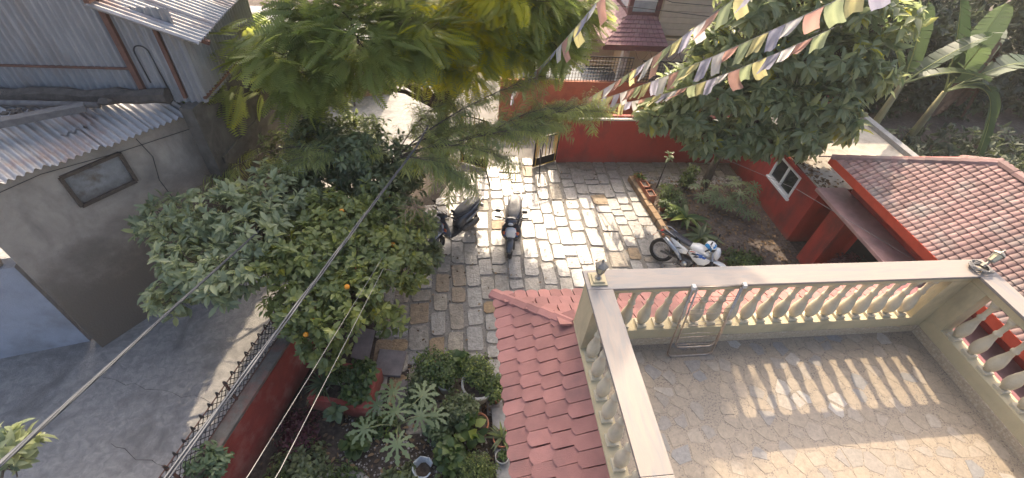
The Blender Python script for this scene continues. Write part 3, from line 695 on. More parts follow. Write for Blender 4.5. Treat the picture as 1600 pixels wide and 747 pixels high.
# far slope: thin courses
fs = MB(); n3 = Vector((0,s2,c2))
for r_ in range(16):
    s_ = r_*ex2; wd = s_*c2
    a = Vector((apx-wd,apy+wd,apz-s_*s2)) + n3*.02; b = Vector((apx+wd,apy+wd,apz-s_*s2)) + n3*.02
    d = Vector((0,c2,-s2))*ex2; e_ = Vector((ex2*c2,0,0))
    fs.poly([a, a+d-e_+n3*.02, b+d+e_+n3*.02, b])
    fs.poly([a+d-e_+n3*.02, a+d-e_-n3*.01, b+d+e_-n3*.01, b+d+e_+n3*.02])
fs.build('tile_course', M['barrel'], rdk)
def caps(a, b, n, w_=.11):
    a, b = Vector(a), Vector(b); t_ = (b-a).normalized(); s_ = t_.cross(Vector((0,0,1))).normalized(); u_ = s_.cross(t_); L_ = (b-a).length/n
    for k in range(n):
        mb = MB()
        for q, z in ((a+t_*(L_*k-.02), .05), (a+t_*(L_*(k+1)+.02), .065)):
            for x, h_ in ((-w_,-.06),(-w_*.7,.0),(0,.035),(w_*.7,.0),(w_,-.06)): mb.v.append(tuple(q+s_*x+u_*(h_+z)))
        mb.f = [(i,i+1,i+6,i+5) for i in range(4)] + [(5,6,7,8,9),(4,3,2,1,0)]
        mb.build('ridge_cap', M['barrel'], rdk)
caps(P3, P1, 10); caps(P3, P2, 10); caps(P3, (apx,2.0,apz), 14)
# purple leaved shrub by the doorway
# ---------------------------------------------------------------- red corrugated roof far right
# ---------------------------------------------------------------- neighbour's house beyond the lane
nb = thing('neighbour_house', 'cream house beyond the lane with plum tiled eaves and bay window', 'house', (9,18.5,0))
M['plum'] = mat('plum', (.24,.105,.115), (.19,.085,.095), .7, 8, .3, 60, rand=.12, c3=(.27,.15,.15), mscale=2)
M['plum_dark'] = mat('plum_dark', (.14,.05,.052), (.11,.042,.045), .7, 6)
M['siding'] = mat('siding', (.47,.4,.31), (.41,.35,.275), .8, 4, .1, 60)
M['tan'] = mat('tan', (.58,.42,.24), (.52,.38,.22), .8, 3, .1, 60)
yw = 16.9
MB().box(6.75,16,yw,24,0,2.61).build('wall', M['tan'], nb)
MB().box(5.6,6.74,18.2,24,0,2.6).build('porch_wall', M['siding'], nb)
MB().box(6.5,6.74,yw-.35,yw-.11,0,2.61).build('porch_pillar', M['whitepot'], nb)
up_ = MB(); up_.box(7.74,16,yw+.1,24,2.7,7.5); up_.build('upper_wall', M['siding'], nb)
for k in range(22): MB().box(7.73,16,yw+.074,yw+.0985,2.75+k*.21,2.75+k*.21+.195).build('siding_board', M['siding'], nb)
for k in range(11): MB().box(7.98,16,yw-.025,yw-.001,.15+k*.22,.15+k*.22+.205).build('siding_board', M['siding'], nb)
# eaves roof (hipped corner), made of tile courses
ez, ey, exx = 2.62, 16.1, 5.55
er = MB(); tz = 3.3
er.poly([(exx,ey,ez),(7.98,ey,ez),(7.72,yw+.3,tz),(6.55,yw+.3,tz)]); er.poly([(exx,ey,ez),(6.55,yw+.3,tz),(6.55,24,tz),(exx,24,ez)])
er.poly([(exx,ey,ez-.001),(exx,24,ez-.001),(7.98,24,ez-.001),(7.98,ey,ez-.001)]); ero = er.build('eaves_roof', M['plum_dark'], nb)
for r_ in range(7):
    f0, f1 = r_/7, (r_+1)/7+.01
    a0, b0 = Vector((exx,ey,ez)).lerp(Vector((6.55,yw+.3,tz)), f0), Vector((7.98,ey,ez)).lerp(Vector((7.72,yw+.3,tz)), f0)
    a1, b1 = Vector((exx,ey,ez)).lerp(Vector((6.55,yw+.3,tz)), f1), Vector((7.98,ey,ez)).lerp(Vector((7.72,yw+.3,tz)), f1)
    nrm = Vector((0,-.75,.66)); k = int((b0-a0).length/.2)
    for j in range(k):
        u0, u1 = j/k, (j+.9)/k
        q = [a0.lerp(b0,u0)+nrm*.045, a0.lerp(b0,u1)+nrm*.045, a1.lerp(b1,u1)+nrm*.02, a1.lerp(b1,u0)+nrm*.02]
        mb = MB(); mb.poly(q); mb.poly([q[0]-nrm*.03, q[1]-nrm*.03, q[1], q[0]]); mb.build('eaves_tile', M['plum'], ero)
lf = MB()
for r_ in range(9):
    f0, f1 = r_/9, (r_+1)/9+.01; nrm = Vector((-.66,0,.75))
    for j in range(26):
        def P_(f, u): return Vector((exx,ey,ez)).lerp(Vector((6.55,yw+.3,tz)), f).lerp(Vector((exx,24,ez)).lerp(Vector((6.55,24,tz)), f), u)
        u0, u1 = (j+(.5 if r_%2 else 0))/26, (j+.92+(.5 if r_%2 else 0))/26
        lf.poly([P_(f0,u1)+nrm*.045, P_(f0,u0)+nrm*.045, P_(f1,u0)+nrm*.02, P_(f1,u1)+nrm*.02])
tag(lf.build('eaves_tile', M['plum'], ero), kind='stuff')
MB().beam((exx-.02,ey-.03,ez-.06),(8.0,ey-.03,ez-.06),.03,.2).build('gutter', M['plum_dark'], nb)
MB().beam((exx-.03,ey,ez-.06),(exx-.03,24,ez-.06),.03,.2).build('gutter', M['plum_dark'], nb)
# bay window above the eaves
bay = MB(); 
for a, b in (((6.6,17.25),(6.6,20)),((6.6,17.25),(7.7,17.25))): 
    for z in (3.36, 5.2): bay.beam((*a,z),(*b,z),.1,.12)
for p in ((6.6,17.25),(7.66,17.25),(6.6,18.6)): bay.beam((*p,3.25),(*p,5.3),.16,.16,(1,0,0))
bw = bay.build('bay_window', M['plum_dark'], nb)
MB().box(6.68,7.59,17.25,17.28,3.42,5.14).build('pane', M['paleglass'], bw); MB().box(6.6,6.63,17.33,18.52,3.42,5.14).build('pane', M['paleglass'], bw); MB().box(6.6,6.63,18.68,19.9,3.42,5.14).build('pane', M['paleglass'], bw)
for z in (3.8,4.2,4.6): MB().box(6.69,7.58,17.235,17.25,z,z+.03).build('curtain_rail', M['white'], bw)
MB().box(12.6,14.2,yw-.02,yw+.073,3.9,5.2).build('window', M['plum_dark'], nb)
# --- terracotta garden wall with mesh in front of that house
M['terra'] = mat('terra', (.42,.17,.1), (.36,.14,.085), .85, 3, .2, 50, c3=(.3,.12,.08), mscale=1.5)
tw_ = thing('garden_wall', 'terracotta painted garden wall with wire mesh panels below the plum eaves', 'wall', (6,15.3,0))
MB().box(1.8,16,15.25,15.4,0,1.62).build('wall', M['terra'], tw_)
for x0 in (3.2, 6.62): MB().box(x0-.1,x0+.1,15.2,15.45,1.6205,2.05).build('pier', M['terra'], tw_)
def mesh_panel(parent, a, b, z0, z1, d, r_, m_, name='mesh_panel'):
    a, b = Vector(a), Vector(b); n_ = int((b-a).length/d); mb = MB()
    for i in range(n_+1): p = a + (b-a)*i/n_; mb.tube([p+Vector((0,0,z0)), p+Vector((0,0,z1))], r_, 3, False)
    k = int((z1-z0)/d)
    for j in range(k+1): z = z0+(z1-z0)*j/k; mb.tube([a+Vector((0,0,z)), b+Vector((0,0,z))], r_, 3, False)
    return mb.build(name, m_, parent)
mesh_panel(tw_, (3.35,15.32,0), (6.45,15.32,0), 1.63, 2.5, .11, .011, M['blackmetal']); mesh_panel(tw_, (6.8,15.32,0), (10.4,15.32,0), 1.63, 2.4, .11, .011, M['blackmetal'])
for a, b, z in ((3.35,6.45,2.52),(6.8,10.4,2.42)): MB().tube([(a,15.32,1.6),(a,15.32,z),(b,15.32,z),(b,15.32,1.6)], .022, 6).build('mesh_frame', M['blackmetal'], tw_)
bwire = MB(); bwire.tube([(6.4+k*.03, 15.32+.12*math.sin(k*.35), 2.62+.16*math.cos(k*.35)) for k in range(90)], .008, 4); bwire.build('barbed_coil', M['rust'], tw_)
# blue grey paving slab of the porch seen through the mesh
struct(MB().box(3.0,6.9,15.45,18.2,0,.9), 'porch', mat('porch_floor', (.15,.165,.18), (.12,.132,.145), .7, 6))
# ---------------------------------------------------------------- shed at the lane with tin roof
dW = Vector((.616,.788,0)); nW = Vector((.788,-.616,0)); 
sh = thing('shed', 'old plastered shed with boarded window and sloping corrugated tin roof', 'shed', (-7.2,7.4,0))
W0 = Vector((-5.17,8.70,0)); 
def SW(s, off=0, z=0): return W0 - dW*s + nW*off + Vector((0,0,z))
shw = MB(); 
wy = (1.29, 2.22)                                    # the window spans these distances from the corner
wz = (3.07, 3.70)
def wallpanel(mb, s0, s1, z0, z1, t=.22): mb.obox((SW(s0,0,z0)+SW(s1,0,z1))/2 - nW*t/2, dW*((s1-s0)/2), nW*(t/2), (0,0,(z1-z0)/2))
wallpanel(shw,0,3.42,0,wz[0]); wallpanel(shw,0,wy[0],wz[0],wz[1]); wallpanel(shw,wy[1],3.42,wz[0],wz[1]); wallpanel(shw,0,3.42,wz[1],4.0)
shw.obox(SW(0,-2.2,2.0)-dW*.11, dW*.11, nW*2.0, (0,0,2.0))
shw.build('wall', M['plaster'], sh)
rs = random.Random(2)
# boarded window: frame, board
fr = MB(); 
for a, b in (((wy[0],wz[0]),(wy[0],wz[1])),((wy[1],wz[0]),(wy[1],wz[1])),((wy[0],wz[0]),(wy[1],wz[0])),((wy[0],wz[1]),(wy[1],wz[1]))): fr.beam(SW(a[0],.02,a[1]), SW(b[0],.02,b[1]), .06, .05, nW)
wo = fr.build('window', M['darkwood'], sh)
MB().obox((SW(wy[0],-.03,wz[0])+SW(wy[1],-.03,wz[1]))/2, dW*.47, nW*.012, (0,0,.32)).build('board', splash(mat('board', (.3,.29,.265), (.23,.22,.2), .95, 6, .3, 40, c3=(.17,.13,.095), mscale=3, detail=9, spec=.15), (.09,.065,.045), 3.05, 3.3, .5, 5), wo)
def corrugated(a, b, c, pitch=.115, amp=.028, rows_=1):
    """sheet spanned by a->b (across the corrugations) and a->c (along them)"""
    a, b, c = Vector(a), Vector(b), Vector(c); n_ = max(4, int((b-a).length/pitch*6)); nr = (b-a).cross(c-a).normalized(); mb = MB()
    for i in range(n_+1):
        p = a + (b-a)*i/n_ + nr*amp*math.sin(2*PI*i/6)
        mb.v += [tuple(p), tuple(p+(c-a))]
    for i in range(n_): mb.f.append((2*i,2*i+2,2*i+3,2*i+1))
    return mb
# tin sheets, eave about 4 m up, rising away from the lane
def RP_(s, u): return SW(s, .2-u, 4.02+u*.12)
rr_ = random.Random(6)
for i in range(9):
    s0 = -.12 + i*.78; ov = rr_.uniform(-.14,.12)
    f = corrugated(RP_(s0+.82, -ov), RP_(s0, -ov), RP_(s0+.82, 3.6)); 
    f.v = [(x,y,z+.012*(i%2)) for x,y,z in f.v]; f.build('tin_sheet', M['tin_roof'], sh, smooth=True)
for s_, w_ in ((1.3,.5),(3.1,.9)):
    f = corrugated(RP_(s_+w_,.62), RP_(s_,.62), RP_(s_+w_,2.1)); f.v = [(x,y,z+.035) for x,y,z in f.v]; f.build('patch_sheet', M['tin_roof'], sh, smooth=True)
# old concrete ledge at the foot of the tin building, beam and pipe lying on the roof
ld = MB(); pts = [(-10.5+i*.28, 8.52+rs.uniform(-.03,.03), 4.36+rs.uniform(-.02,.03)) for i in range(20)]
ld.tube(pts, [.13+rs.uniform(-.02,.025) for _ in pts], 7); tag(ld.build('stone_ledge', mat('ledge', (.11,.092,.075), (.065,.055,.046), .95, 9, 1.4, 30)), 'crumbling dark masonry ledge along the foot of the tin wall', 'ledge')
MB_ = MB(); MB_.tube([(-9.6,8.3,4.33),(-6.2,8.2,4.36)], .055, 8); tag(MB_.build('roof_pipe', M['pole'], smooth=True), 'dark pipe lying along the masonry ledge on the shed roof', 'pipe')
bm_ = MB(); bm_.beam((-9.2,6.3,4.44),(-6.28,8.0,4.44), .16, .12); tag(bm_.build('roof_beam', M['pole'], bevel=.01), 'weathered grey timber beam laid slantwise on the shed roof', 'beam')
# loose stones on the roof
ROCK = (np.array([(1,0,0),(.3,.9,.1),(-.8,.5,0),(-.7,-.6,.1),(.4,-.8,0),(.3,.2,.75),(-.3,-.1,.7),(0,0,-.4)],float)*.5, [(0,1,5),(1,2,6,5),(2,3,6),(3,4,5,6),(4,0,5),(1,0,7),(2,1,7),(3,2,7),(4,3,7),(0,4,7)])
def rock(name, loc, s, label, cat, m_, group=None, seed=0):
    r_ = np.random.default_rng(seed); v = ROCK[0].copy()*s*(1+r_.normal(0,.12,(8,3)))
    mb = MB(); mb.v = [tuple(p) for p in v]; mb.f = ROCK[1]; o = mb.build(name, m_, bevel=s*.12); o.location = loc; o.rotation_euler = (r_.uniform(-.2,.2), r_.uniform(-.2,.2), r_.uniform(0,6)); return tag(o, label, cat, group)
rock('roof_stone', (-6.05,8.18,4.42), .3, 'single rounded stone weighing down the shed roof beside the beam end', 'stone', bpy.data.materials['ledge'], None, 3)
rs2 = random.Random(14)
for k in range(26): rock('rubble_stone', (-7.3+rs2.gauss(0,.17), 7.8+rs2.gauss(0,.1), 4.34+rs2.uniform(0,.06)), rs2.uniform(.08,.16), 'rubble stone in the heap left of the beam on the shed roof', 'stone', bpy.data.materials['ledge'], 'rubble heap on the shed roof', 40+k)
# ---------------------------------------------------------------- tin building behind
tb = thing('tin_building', 'tall building clad in grey corrugated sheets with rusty frame and lean-to', 'building', (-7,10,0))
yT = 8.66; xC = -5.62
for i in range(6):
    x1_ = xC - i*.72; f = corrugated((x1_-.75,yT-.006*(i%2),4.3),(x1_,yT-.006*(i%2),4.3),(x1_-.75,yT-.006*(i%2),6.06)); f.build('wall_sheet', M['tin'], tb, smooth=True)
f = corrugated((xC,yT,4.3),(xC,13.5,4.3),(xC,yT,6.06)); f.build('wall_sheet', M['tin'], tb, smooth=True)
for i in range(2):
    x1_ = -4.62 - i*.5; f = corrugated((x1_-.52,yT-.006*(i%2),4.2),(x1_,yT-.006*(i%2),4.2),(x1_-.52,yT-.006*(i%2),5.9-i*.0)); f.build('wall_sheet', M['tin'], tb, smooth=True)
f = corrugated((-4.62,yT,4.2),(-4.4,11.5,4.2),(-4.62,yT,5.5)); f.build('wall_sheet', M['tin'], tb, smooth=True)
# lean-to roof, corrugations run down to the lane
RL = [(xC-.02,8.35,6.02),(xC-.02,12.5,6.02),(-4.12,8.35,5.42)]
for i in range(4):
    y0 = 8.3+i*.8; f = corrugated((xC-.02,y0+.83,6.02),(xC-.02,y0,6.02),(-4.2,y0+.83,5.46)); f.v = [(x,y,z+.012*(i%2)) for x,y,z in f.v]; f.build('roof_sheet', M['tin_roof'], tb, smooth=True)
for a, b, s_ in (((xC,yT-.03,4.3),(xC,yT-.03,6.06),.09),((-4.95,yT-.03,4.3),(-4.95,yT-.03,5.7),.06),((xC,yT-.03,5.93),(-4.15,yT-.03,5.36),.07),((-10,yT-.035,4.85),(xC,yT-.035,4.85),.035),((xC+.05,8.3,6.09),(xC+.05,12.5,6.09),.08),((-4.62,yT-.03,4.3),(-4.4,11.5,4.3),.05)):
    MB().beam(a, b, s_, s_, (0,1,0) if abs(a[2]-b[2])>1 else (0,0,1)).build('steel_frame', M['rust'], tb)
hs_ = MB(); hs_.tube([(-5.32+.12*math.cos(PI*k/10), yT-.05, 5.15+.13*math.sin(PI*k/10)) if 0 <= k <= 10 else (0,0,0) for k in range(11)], .012, 5); hs_.tube([(-5.2,yT-.05,5.15),(-5.17,yT-.05,4.5)], .012, 5); hs_.tube([(-5.44,yT-.05,5.15),(-5.42,yT-.05,4.6)], .012, 5)
tag(hs_.build('hose', M['black'], smooth=True), 'black hose looped over the tin lean-to wall', 'hose')
# dark old masonry below the tin building
ow = thing('old_wall', 'dark mossy masonry wall below the tin building', 'wall', (-4.6,10.5,0))
o1 = MB(); o1.obox((-4.55,10.6,2.1), Vector((.36,2.2,0)), Vector((.12,-.02,0)), (0,0,2.1)); o1.build('wall', M['stain'], ow)
o2 = MB(); o2.beam((-4.80,8.6,2.9),(-4.1,12.9,2.9),.16,.16); o2.build('ledge', M['stain'], ow)
# brown earth block wall further along the lane
ew = thing('earth_wall', 'brown earth plastered wall beyond the tin building', 'wall', (-4.2,15,0))
MB().obox((-5.2,16.4,1.0), Vector((2.9,.9,0)), Vector((-.04,.12,0)), (0,0,1.0)).build('wall', mat('earth', (.3,.19,.12), (.24,.15,.1), .95, 4, .5, 30), ew)
lp = random.Random(8)
for k in range(9):
    x0 = -3.7+lp.uniform(-.5,.6); y0 = 16.3+lp.uniform(-.6,.6); mb = MB(); mb.beam((x0,y0,0),(x0+lp.uniform(-.5,.3),y0+lp.uniform(.2,.7),lp.uniform(1.5,2.3)),.07,.05,(1,0,0))
    tag(mb.build('timber_pole', M['darkwood' if k%2 else 'whitepot']), 'scrap timber pole leaning with others beside the lane beyond the trees', 'pole', 'scrap poles beside the lane')
# ---------------------------------------------------------------- blue grey wall end at the lane
bwl = thing('side_wall', 'blue grey rendered wall end rising beside the lane', 'wall', (-8.6,5.9,0))
MB().obox((-9.62,5.86,1.17), Vector((2.0,.45,0)), Vector((-.03,.13,0)), (0,0,1.17)).build('wall', M['bluewall'], bwl)
cp = MB(); cp.lathe([(.06,0),(.1,.16),(.11,.17),(.09,.18)], 12, (-7.85,6.22,2.34)); tag(cp.build('clay_pot', M['whitepot'], smooth=True), 'small pale pot standing on the blue grey wall end', 'pot')
# ---------------------------------------------------------------- red lane wall with chain link
lw = thing('lane_wall', 'faded red garden wall with concrete coping between garden and lane', 'wall', (-3.5,4,0))
dF = Vector((.3013,.9535,0)); nF = Vector((.9535,-.3013,0)); F0 = Vector((FX(4),4,0))
def FP(s, off, z): return F0 + dF*s + nF*off + Vector((0,0,z))
MB().obox(FP(0.5,.15,.61), dF*6.0, nF*.11, (0,0,.61)).build('wall', M['red_old'], lw)
MB().obox(FP(0.5,.13,1.26), dF*6.0, nF*.125, (0,0,.04)).build('coping', mat('coping_old', (.2,.175,.145), (.13,.115,.095), .95, 7, .9, 40, c3=(.24,.12,.09), mscale=2.5, detail=9), lw, bevel=.012)
cf = thing('chain_link_fence', 'rusty chain link fence with curled barbs along the lane wall coping', 'fence', tuple(FP(0,.05,1.3)))
cl = MB(); ch = .52; d_ = .11
for k in range(-12, 92):
    s_ = -5 + k*d_*1.0
    for sg in (1, -1):
        a, b = FP(s_, .03, 1.31), FP(s_+sg*ch*.8, .03, 1.31+ch); cl.tube([a,b], .007, 3, False)
cl.build('mesh_panel', M['blackmetal'], cf)
for z in (1.32, 1.31+ch): MB().tube([FP(-6,.03,z), FP(6,.03,z)], .01, 5).build('rail_wire', M['rust'], cf)
for k in range(9): s_ = -5.2+k*1.3; MB().beam(FP(s_,.03,1.28), FP(s_,.03,1.9), .035, .035, nF).build('fence_post', M['rust'], cf)
for k in range(58):
    s_ = -5.2+k*.185; p = FP(s_, .03, 1.31+ch); mb = MB()
    mb.tube([p, p+Vector((0,0,.09))+dF*.015, p+Vector((0,0,.13))+nF*.04, p+Vector((0,0,.09))+nF*.085], .012, 4); mb.build('barb', M['blackmetal'], cf)
# ---------------------------------------------------------------- trees
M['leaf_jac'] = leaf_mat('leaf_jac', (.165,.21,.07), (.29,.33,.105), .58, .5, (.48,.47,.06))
M['leaf_grev'] = leaf_mat('leaf_grev', (.17,.21,.085), (.32,.34,.11), .45, .5, (.28,.3,.06))
M['leaf_citrus'] = leaf_mat('leaf_citrus', (.1,.135,.05), (.24,.27,.09), .42, .38, (.26,.26,.04))
M['leaf_mag'] = leaf_mat('leaf_mag', (.15,.19,.11), (.33,.36,.2), .4, .36, (.3,.32,.12))
M['leaf_dark'] = leaf_mat('leaf_dark', (.08,.11,.055), (.2,.23,.11), .38, .4, (.2,.24,.06))
M['leaf_avo'] = leaf_mat('leaf_avo', (.14,.18,.09), (.28,.31,.16), .5, .36, (.34,.33,.05))
M['leaf_banana'] = leaf_mat('leaf_banana', (.045,.075,.035), (.1,.135,.065), .35, .42)
M['leaf_bg'] = leaf_mat('leaf_bg', (.04,.055,.035), (.11,.13,.065), .3, .6)
M['leaf_garden'] = leaf_mat('leaf_garden', (.04,.075,.025), (.12,.17,.05), .32, .5, (.25,.3,.06))
M['leaf_papaya'] = leaf_mat('leaf_papaya', (.085,.13,.065), (.16,.21,.1), .32, .5)
M['leaf_box'] = leaf_mat('leaf_box', (.04,.07,.02), (.14,.18,.045), .3, .5, (.3,.32,.08))
M['leaf_purple'] = leaf_mat('leaf_purple', (.07,.025,.03), (.16,.06,.07), .3, .5)
M['orange'] = mat('orange', (.75,.3,.02), (.68,.24,.015), .45, 12, .15, 90)

def broad_tree(name, label, base, fork, lobes, r0, r1, lm, lsize, k, seed, bark='bark', every=7, droop=.1, width=.42, spread=.9, cat='tree', tpl=LEAF, jit=.25):
    rng = np.random.default_rng(seed); t = thing(name, label, cat, base)
    C, A = lumps(rng, lobes)
    mb = MB(); branches(mb, rng, base, fork, lobes, r0, r1, C, every); mb.build('trunk', M[bark], t, smooth=True)
    foliage('crown', [rosettes(C, A, k, lsize, rng, spread, droop, width, tpl, jit)], M[lm], t)
    return t, C, rng
# --- right: tree with big drooping leaves by the flower bed
broad_tree('broadleaf_tree', 'broad leaved tree with drooping glossy leaves growing out of the flower bed', (8.35,11.3,0), (8.3,11.15,1.55),
  [(5.75,11.1,2.75,.5,.5,.4,34),(6.5,10.9,2.75,.6,.6,.45,46),(6.3,11.2,3.6,.55,.6,.45,40),(7.2,10.6,2.35,.6,.55,.42,46),(7.4,11.1,3.5,.7,.7,.5,60),(6.9,11.3,4.6,.6,.6,.5,46),(8.0,10.4,2.5,.6,.55,.42,46),(8.3,10.7,3.6,.7,.65,.5,60),(7.9,11.2,4.6,.75,.7,.55,64),(8.8,10.2,2.55,.6,.55,.42,46),(9.2,10.5,3.5,.7,.65,.5,60),(9.0,11.0,4.6,.8,.75,.55,66),(9.6,9.95,2.75,.55,.5,.4,40),(10.1,10.3,3.7,.7,.65,.5,60),(10.1,10.8,4.7,.75,.7,.55,62),(10.7,10.1,3.2,.5,.5,.4,36),(11.0,10.6,4.3,.65,.6,.5,50),(7.4,11.4,5.7,.8,.8,.55,56),(8.7,11.4,5.8,.9,.8,.6,66),(10.0,11.4,5.8,.9,.8,.6,64),(11.2,11.2,5.4,.7,.7,.55,46),(8.4,12.0,6.8,1.2,1.0,.6,60),(10.0,12.0,6.7,1.1,1.0,.6,54)],
  .14, .04, 'leaf_avo', .36, 8, 31, droop=.5, width=.36, every=3, jit=.3)
# --- citrus by the lane wall, with fruit
ct, CC, crg = broad_tree('citrus_tree', 'citrus tree with a few ripe oranges overhanging the lane wall', (-2.35,6.5,0), (-2.3,6.3,1.1),
  [(-2.55,5.1,2.35,.62,.6,.5,150),(-1.75,5.15,2.5,.6,.55,.5,150),(-2.5,5.9,2.75,.75,.7,.55,210),(-1.55,5.95,2.55,.7,.65,.55,200),(-2.2,6.7,2.75,.8,.75,.55,230),(-1.2,6.6,2.3,.6,.6,.5,150),(-3.0,6.5,2.4,.7,.7,.55,160),(-1.7,7.4,2.3,.8,.7,.6,160),(-2.3,4.6,1.9,.45,.4,.4,70),(-.85,6.2,1.9,.4,.4,.4,60),(-1.15,5.1,1.9,.35,.3,.3,30),(-3.1,5.5,2.9,.3,.3,.25,26),(-1.9,4.5,2.6,.3,.25,.2,22),(-.7,7.0,2.4,.35,.3,.3,30)],
  .09, .028, 'leaf_citrus', .135, 8, 17, every=8, droop=.15, width=.5)
om = MB().lathe([(.004,-.043),(.022,-.038),(.038,-.022),(.045,0),(.038,.022),(.022,.037),(.004,.041)], 14).mesh('orange', M['orange'], True)
for p in ((-1.72,5.0,2.95),(-2.28,4.75,2.42),(-2.42,4.55,2.3),(-1.1,6.2,2.7),(-2.0,6.6,3.2)): place(om, 'orange', ct, p)
# --- pale large leaved tree over the lane
broad_tree('lane_tree', 'tree with pale upturned leaf rosettes reaching over the lane', (-3.0,7.1,0), (-3.3,6.7,1.5),
  [(-4.9,6.5,2.75,.6,.55,.4,60),(-4.35,5.75,2.7,.6,.55,.45,70),(-3.75,5.35,2.8,.5,.5,.4,55),(-5.5,7.1,2.7,.5,.5,.35,36),(-4.2,6.7,3.1,.7,.6,.45,80),(-3.5,6.2,3.0,.6,.6,.45,70),(-3.5,7.5,2.9,.8,.7,.5,80),(-4.85,5.45,2.3,.4,.4,.3,28)],
  .08, .025, 'leaf_mag', .185, 9, 23, every=2, droop=.0, width=.38, spread=1.0)
# --- dark shrub trees between lane and gate
broad_tree('dark_shrub', 'dense dark green shrub tree behind the citrus beside the yard', (-1.9,8.6,0), (-1.9,8.6,.9),
  [(-2.9,8.3,2.3,.8,.7,.6,190),(-2.2,8.8,2.9,.8,.7,.6,200),(-1.6,8.2,2.2,.8,.7,.6,190),(-1.3,9.1,2.3,.7,.7,.6,170),(-3.0,9.4,2.7,.8,.8,.7,170),(-.85,8.2,1.5,.55,.55,.5,110),(-2.1,9.8,2.6,.8,.7,.7,150),(-.6,7.3,1.2,.4,.4,.35,60),(-3.6,8.7,2.4,.7,.7,.6,130),(-3.8,9.8,2.3,.7,.7,.6,120),(-3.0,7.7,2.3,.6,.5,.5,100),(-2.9,10.3,2.9,.7,.7,.6,110),(-.9,7.6,2.0,.5,.5,.45,90)],
  .08, .025, 'leaf_dark', .16, 8, 41, bark='bark_dark', every=9, droop=.2, width=.4)
wl = leaf_mat('leaf_white', (.35,.36,.3), (.6,.58,.5), .3, .5)
# --- feathery drooping branches (narrow leaves)
gv = thing('weeping_tree', 'slender tree with long needle-like drooping leaves above the gateway', 'tree', (-1.5,9.5,0))
gr = np.random.default_rng(77); gb = MB(); gb.tube([(-1.5,9.5,-.1),(-1.5,9.45,1.0),(-1.4,9.3,2.0),(-1.3,9.1,2.6)], [.085,.07,.055,.045], 8)
H_ = (-1.3,9.1,2.6)
GL = [(H_,(.2,9.0,3.25),(1.6,9.3,3.35),(3.3,10.0,3.6),.03),(H_,(-.3,8.9,3.3),(.6,8.7,3.3),(1.15,8.55,3.0),.02),(H_,(-.8,8.5,3.2),(-.1,8.2,3.1),(.3,8.05,2.75),.018),(H_,(-1.8,8.9,3.1),(-2.6,8.4,3.3),(-3.3,8.3,3.1),.02),
      (H_,(-.4,9.6,3.3),(1.0,10.2,3.8),(2.3,10.8,3.9),.02),((.2,9.0,3.15),(1.0,9.0,3.4),(1.7,9.1,3.5),(2.3,9.3,3.4),.015),((.9,9.15,3.25),(1.6,9.6,3.6),(2.4,9.9,3.6),(2.9,10.0,3.45),.014),((1.8,9.4,3.4),(2.5,9.7,3.6),(3.1,9.9,3.6),(3.6,10.0,3.4),.012),
      (H_,(-2.2,9.7,3.0),(-3.6,9.6,3.0),(-4.6,9.3,2.6),.018),((-2.4,8.5,3.2),(-3.4,9.0,3.2),(-4.3,8.8,2.9),(-4.8,8.5,2.6),.014),(H_,(-.7,9.5,3.0),(.2,9.8,3.1),(.9,9.9,3.0),.016),(H_,(-.9,9.9,3.0),(-.5,10.6,3.2),(.1,11.0,3.0),.016)]
P=[];D=[]
def bez(pts, t):
    a,b,c,d = [np.array(q) for q in pts]; return ((1-t)**3)*a + 3*t*(1-t)**2*b + 3*t*t*(1-t)*c + t**3*d
for gl in GL:
    ts = np.linspace(0,1,12); cv = [bez(gl[:4],t) for t in ts]; gb.tube(cv, list(np.linspace(gl[4],.005,12)), 6, False)
    for t in np.linspace(.2,1,42):
        p = bez(gl[:4],t); d = bez(gl[:4],min(t+.02,1.02))-bez(gl[:4],t-.02)
        for _ in range(2):
            dd = d/np.linalg.norm(d)*.8 + gr.normal(0,.55,3)*[1,1,.35]; P.append(p); D.append(dd + [0,0,-.05])
P=np.array(P);D=norm(np.array(D)); kk=open_gap(P)&open_gap(P+D*.3)&open_gap(P+D*.6); P=P[kk]; D=D[kk]; sz = gr.uniform(.34,.68,len(P))
for p,d,s_ in list(zip(P,D,sz))[::1]: gb.tube([p, p+d*s_*.98], [.005,.002], 3, False)
gb.build('trunk', M['bark'], gv, smooth=True)
parts = []
for q in range(4):
    ii = np.arange(len(P))%4==q; tp = droop_tpl(np.random.default_rng(q), 30); parts.append((scatter(tp, P[ii], D[ii], sz[ii], 1, None, gr, .12), gr.uniform(.05,1,ii.sum())*gr.uniform(.5,1.05,ii.sum())))
foliage('crown', parts, M['leaf_grev'], gv)
